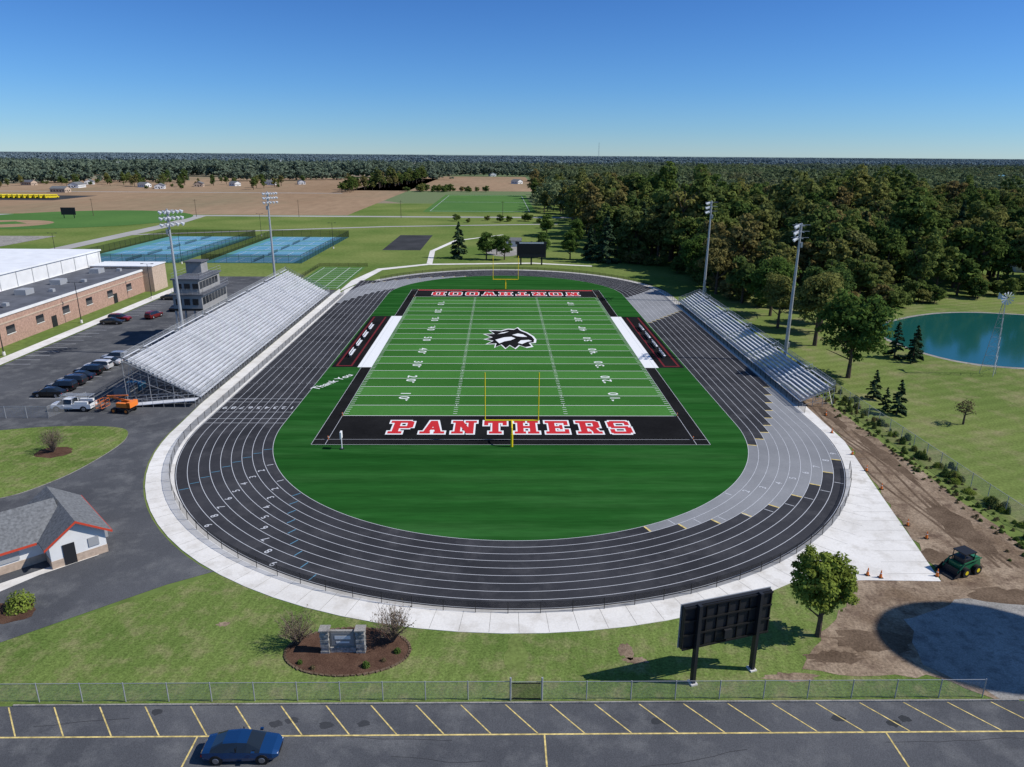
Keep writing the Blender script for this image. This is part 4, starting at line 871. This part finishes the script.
def row(x0,y0,x1,y1,step=80,ms=None,sc=(.8,1.15)):
    d=math.dist((x0,y0),(x1,y1)); n=max(1,int(d/step)); a=math.atan2(y1-y0,x1-x0)
    for i in range(n+1):
        t=i/max(1,n); put(random.choice(ms or lm),"tree_row",x0+(x1-x0)*t+random.uniform(-10,10),y0+(y1-y0)*t+random.uniform(-10,10),random.uniform(*sc),a+random.choice((0,math.pi))+random.uniform(-.1,.1),C)
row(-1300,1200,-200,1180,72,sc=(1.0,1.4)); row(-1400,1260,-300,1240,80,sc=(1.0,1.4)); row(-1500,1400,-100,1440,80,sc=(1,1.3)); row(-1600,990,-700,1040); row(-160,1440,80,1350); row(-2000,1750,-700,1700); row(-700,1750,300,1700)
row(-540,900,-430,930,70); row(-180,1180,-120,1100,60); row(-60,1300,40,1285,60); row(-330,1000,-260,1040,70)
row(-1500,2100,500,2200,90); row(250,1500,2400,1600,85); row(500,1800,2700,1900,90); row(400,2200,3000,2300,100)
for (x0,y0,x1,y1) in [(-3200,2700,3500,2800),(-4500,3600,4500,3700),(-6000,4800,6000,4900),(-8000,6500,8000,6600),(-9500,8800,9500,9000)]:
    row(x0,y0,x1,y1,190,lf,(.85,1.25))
C=instcoll("hedgerow_trees")
for i in range(70):
    t=random.random(); put(random.choice(fv),"hedgerow_tree",-152+t*40+random.uniform(-14,14),715+t*330+random.uniform(-10,10),random.uniform(.5,.95),random.uniform(0,6),C)
for i in range(24): put(random.choice(ub),"hedgerow_tree",random.gauss(-60,28),random.gauss(748,6),random.uniform(.6,1.3),random.uniform(0,6),C)
for i in range(46): put(random.choice(fv),"hedgerow_tree",random.uniform(26,62),random.uniform(462,720),random.uniform(.5,1.1),random.uniform(0,6),C)
for i in range(70): put(random.choice(fv+ub),"hedgerow_tree",random.uniform(-560,-240),random.uniform(760,930),random.uniform(.4,.8),random.uniform(0,6),C)
for i in range(12): put(random.choice(fv),"hedgerow_tree",random.uniform(150,205),random.uniform(208,235),random.uniform(.45,.8),random.uniform(0,6),C)
for i in range(9): put(random.choice(ub),"hedgerow_tree",random.uniform(-30,30),random.uniform(405,435),random.uniform(.4,.8),random.uniform(0,6),C)
# named individual trees
h1=mesh_of(tree(11,15,12,100,120,.30,'leafh',1.7,.16,.55,.44,3),"broadleaf_tree_mesh")
h2=mesh_of(tree(12,16,10,86,110,.31,'leaf',1.55,.2,.56,.42,2),"broadleaf_tree_mesh")
h3=mesh_of(tree(13,10,7,60,100,.25,'leafh',1.1,.18,.58,.42),"broadleaf_tree_mesh")
put(h1,"broadleaf_tree",58.6,118,1.0,.4); put(h2,"broadleaf_tree",62,140,1.0,1); put(h2,"broadleaf_tree",68,152,.95,3); put(h1,"broadleaf_tree",63,168,.95,2.2); put(h3,"broadleaf_tree",72,160,1.1,2); put(h2,"broadleaf_tree",58,196,1.05,4); put(h1,"broadleaf_tree",57.5,212,1.0,5); put(h2,"broadleaf_tree",60,155,.8,5)
for x,y,s in((-6.5,262,.95),(0,261,.85),(-2.8,275,.7),(14,268,.9),(24,264,1.0),(30,300,1.1),(20,340,1)): put(h3,"broadleaf_tree",x,y,s,x)
sp1=mesh_of(spruce(21,13,8,5000,.36),"spruce_mesh"); sp2=mesh_of(spruce(22,6,3.6,3800,.19),"spruce_mesh")
put(sp1,"spruce_tree",-16.6,265,1,0); put(sp1,"spruce_tree",36,256,1.35,1); put(sp1,"spruce_tree",31,262,.95,2)
for x,y,s in((57.3,99.5,.9),(57.3,106.6,.8),(73.5,131,1.15),(76.3,129.5,1.1),(78,132,.9),(56.5,101.5,.6),(75,127.5,.7)): put(sp2,"spruce_tree",x,y,s,x)
yt=mesh_of(tree(31,7.8,4.9,110,120,.14,'leafy',.58,.18,.57,.43,2),"young_tree_mesh"); put(yt,"young_tree",23.8,48.2,1,0)
lt=mesh_of(tree(33,4,3,22,24,.12,'leafb',.5,.3,.62,.35),"sapling_mesh"); put(lt,"sapling",64.8,95.5,1,0)
def bush(seed,h,w,nb,nl,k='leafb'):
    r=np.random.default_rng(seed); g=MB(); P=[]
    for i in range(nb):
        a=r.uniform(0,6.28); t=r.uniform(.15,1)**.6; e_=np.array([math.cos(a)*w*.5*t,math.sin(a)*w*.5*t,h*r.uniform(.6,1)*(1-.25*t*t)]); m_=e_*np.array([.35,.35,.5])
        g.cyl((0,0,0),m_,.03,.02,3,'twig',False); g.cyl(m_,e_,.02,.006,3,'twig',False)
        for j in range(4):
            s_=m_+(e_-m_)*r.uniform(.2,.9); f_=s_+r.normal(size=3)*.25*h*.35+np.array([0,0,.12*h]); g.cyl(s_,f_,.012,.004,3,'twig',False); P+= [s_+(f_-s_)*r.random()+r.normal(size=3)*.06 for _ in range(nl)]
    P=np.array(P); Nn=r.normal(size=P.shape); Nn/=np.linalg.norm(Nn,axis=1)[:,None]; leafobj(g,P,Nn,.055,k,r); return g
bm=mesh_of(bush(41,3.0,3.2,90,2),"bush_mesh"); bm2=mesh_of(bush(43,3.0,3.0,70,1),"bush_mesh")
put(bm,"ornamental_bush",-17.2,47.3,1.0,0); put(bm,"ornamental_bush",-9.9,47.6,1.1,2); put(bm2,"ornamental_bush",-58,85,1.15,1,z=.1)
def shrub(seed,h,w,k,n=900,leaf=.09):
    r=np.random.default_rng(seed); g=MB(); d=r.normal(size=(n,3)); d/=np.linalg.norm(d,axis=1)[:,None]; d[:,2]=abs(d[:,2]); P=d*r.uniform(.7,1.1,(n,1))*np.array([w/2,w/2,h]); Nn=d+r.normal(size=(n,3))*.4; Nn/=np.linalg.norm(Nn,axis=1)[:,None]
    g.cyl((0,0,0),(0,0,h*.6),.05,.03,5,'bark'); leafobj(g,P,Nn,leaf,k,r); return g
s1=mesh_of(shrub(1,1.3,1.9,'leafy'),"shrub_mesh"); s2=mesh_of(shrub(2,.6,.8,'leafh',350,.07),"shrub_mesh"); s3=mesh_of(shrub(3,1.2,1.6,'leaf',500,.14),"shrub_mesh"); s4=mesh_of(shrub(4,.5,.7,'leafb',250,.06),"shrub_mesh")
put(s1,"shrub",-41.6,52.3,1.15,0)
g=MB(); g.sheet(blob(-42.4,51.6,2.4,1.5,4,20,.1),.034,'mulch'); g.obj("mulch_bed")
for i,(x,y) in enumerate(((-16.5,45.2),(-15.4,44.6),(-11.5,44.8),(-10.3,45.4),(-9.4,46.4),(-12.6,48.6))): put(s4 if i%2 else s2,"shrub",x,y,random.uniform(.5,.8),x)
C=instcoll("fence_line_shrubs")
for i in range(130):
    y=random.uniform(58,128); put(random.choice((s3,s3,s1,s4)),"fence_shrub",52.4+random.gauss(0,.8)+(0 if y>62 else 3),y,random.uniform(.2,.8),random.uniform(0,6),C,sz=random.uniform(.2,.9))
for i in range(260): y=random.uniform(58,112); put(random.choice((s2,s4)),"weed",50.2+random.gauss(0,1.0),y,random.uniform(.2,.7),random.uniform(0,6),C)

# ---------------------------------------------------------------- light
w=bpy.data.worlds.new("World"); S.world=w; w.use_nodes=True; nt=w.node_tree; N=nt.nodes; L=nt.links
s=N.new("ShaderNodeTexSky"); s.sky_type='NISHITA'; s.sun_disc=False; s.sun_elevation=rad(SE); s.sun_rotation=rad(90-SA)
s.air_density=1; s.dust_density=0; s.ozone_density=3; s.altitude=200
tc=N.new("ShaderNodeTexCoord"); sx=N.new("ShaderNodeSeparateXYZ"); L.new(tc.outputs["Generated"],sx.inputs[0])
r=N.new("ShaderNodeValToRGB"); e=r.color_ramp.elements; e[0].position=0; e[0].color=(.43,.64,.98,1); e[1].position=.2; e[1].color=(.23,.47,.86,1)
x_=e.new(.03); x_.color=(.36,.60,.97,1); x_=e.new(.08); x_.color=(.30,.56,.95,1); x_=e.new(.6); x_.color=(.6,.8,1,1)
L.new(sx.outputs["Z"],r.inputs[0]); mx=N.new("ShaderNodeMixRGB"); mx.blend_type='MULTIPLY'; mx.inputs[0].default_value=1
L.new(s.outputs[0],mx.inputs[1]); L.new(r.outputs[0],mx.inputs[2]); L.new(mx.outputs[0],N["Background"].inputs[0]); N["Background"].inputs[1].default_value=.12
l=bpy.data.lights.new("sun",'SUN'); l.energy=4.8; l.angle=rad(.5); l.color=(1,.96,.90); lo=bpy.data.objects.new("sun",l); COL.objects.link(lo)
d=Vector((math.cos(rad(SE))*math.cos(rad(SA)),math.cos(rad(SE))*math.sin(rad(SA)),math.sin(rad(SE)))); lo.rotation_euler=d.to_track_quat('Z','Y').to_euler()
S.view_settings.view_transform='Standard'; S.view_settings.look='None'
# ---------------------------------------------------------------- camera
f=720.0; R=Matrix.Rotation(rad(-1.03),4,'Z')@Matrix.Rotation(rad(90-17.68),4,'X')@Matrix.Rotation(rad(.43),4,'Z')
cam=bpy.data.cameras.new("camera"); co=bpy.data.objects.new("camera",cam); COL.objects.link(co); cam.sensor_width=36; cam.lens=f/1024*36; cam.clip_start=.5; cam.clip_end=60000
co.matrix_world=Matrix.Translation((-1.6,0,36.45))@R; S.camera=co
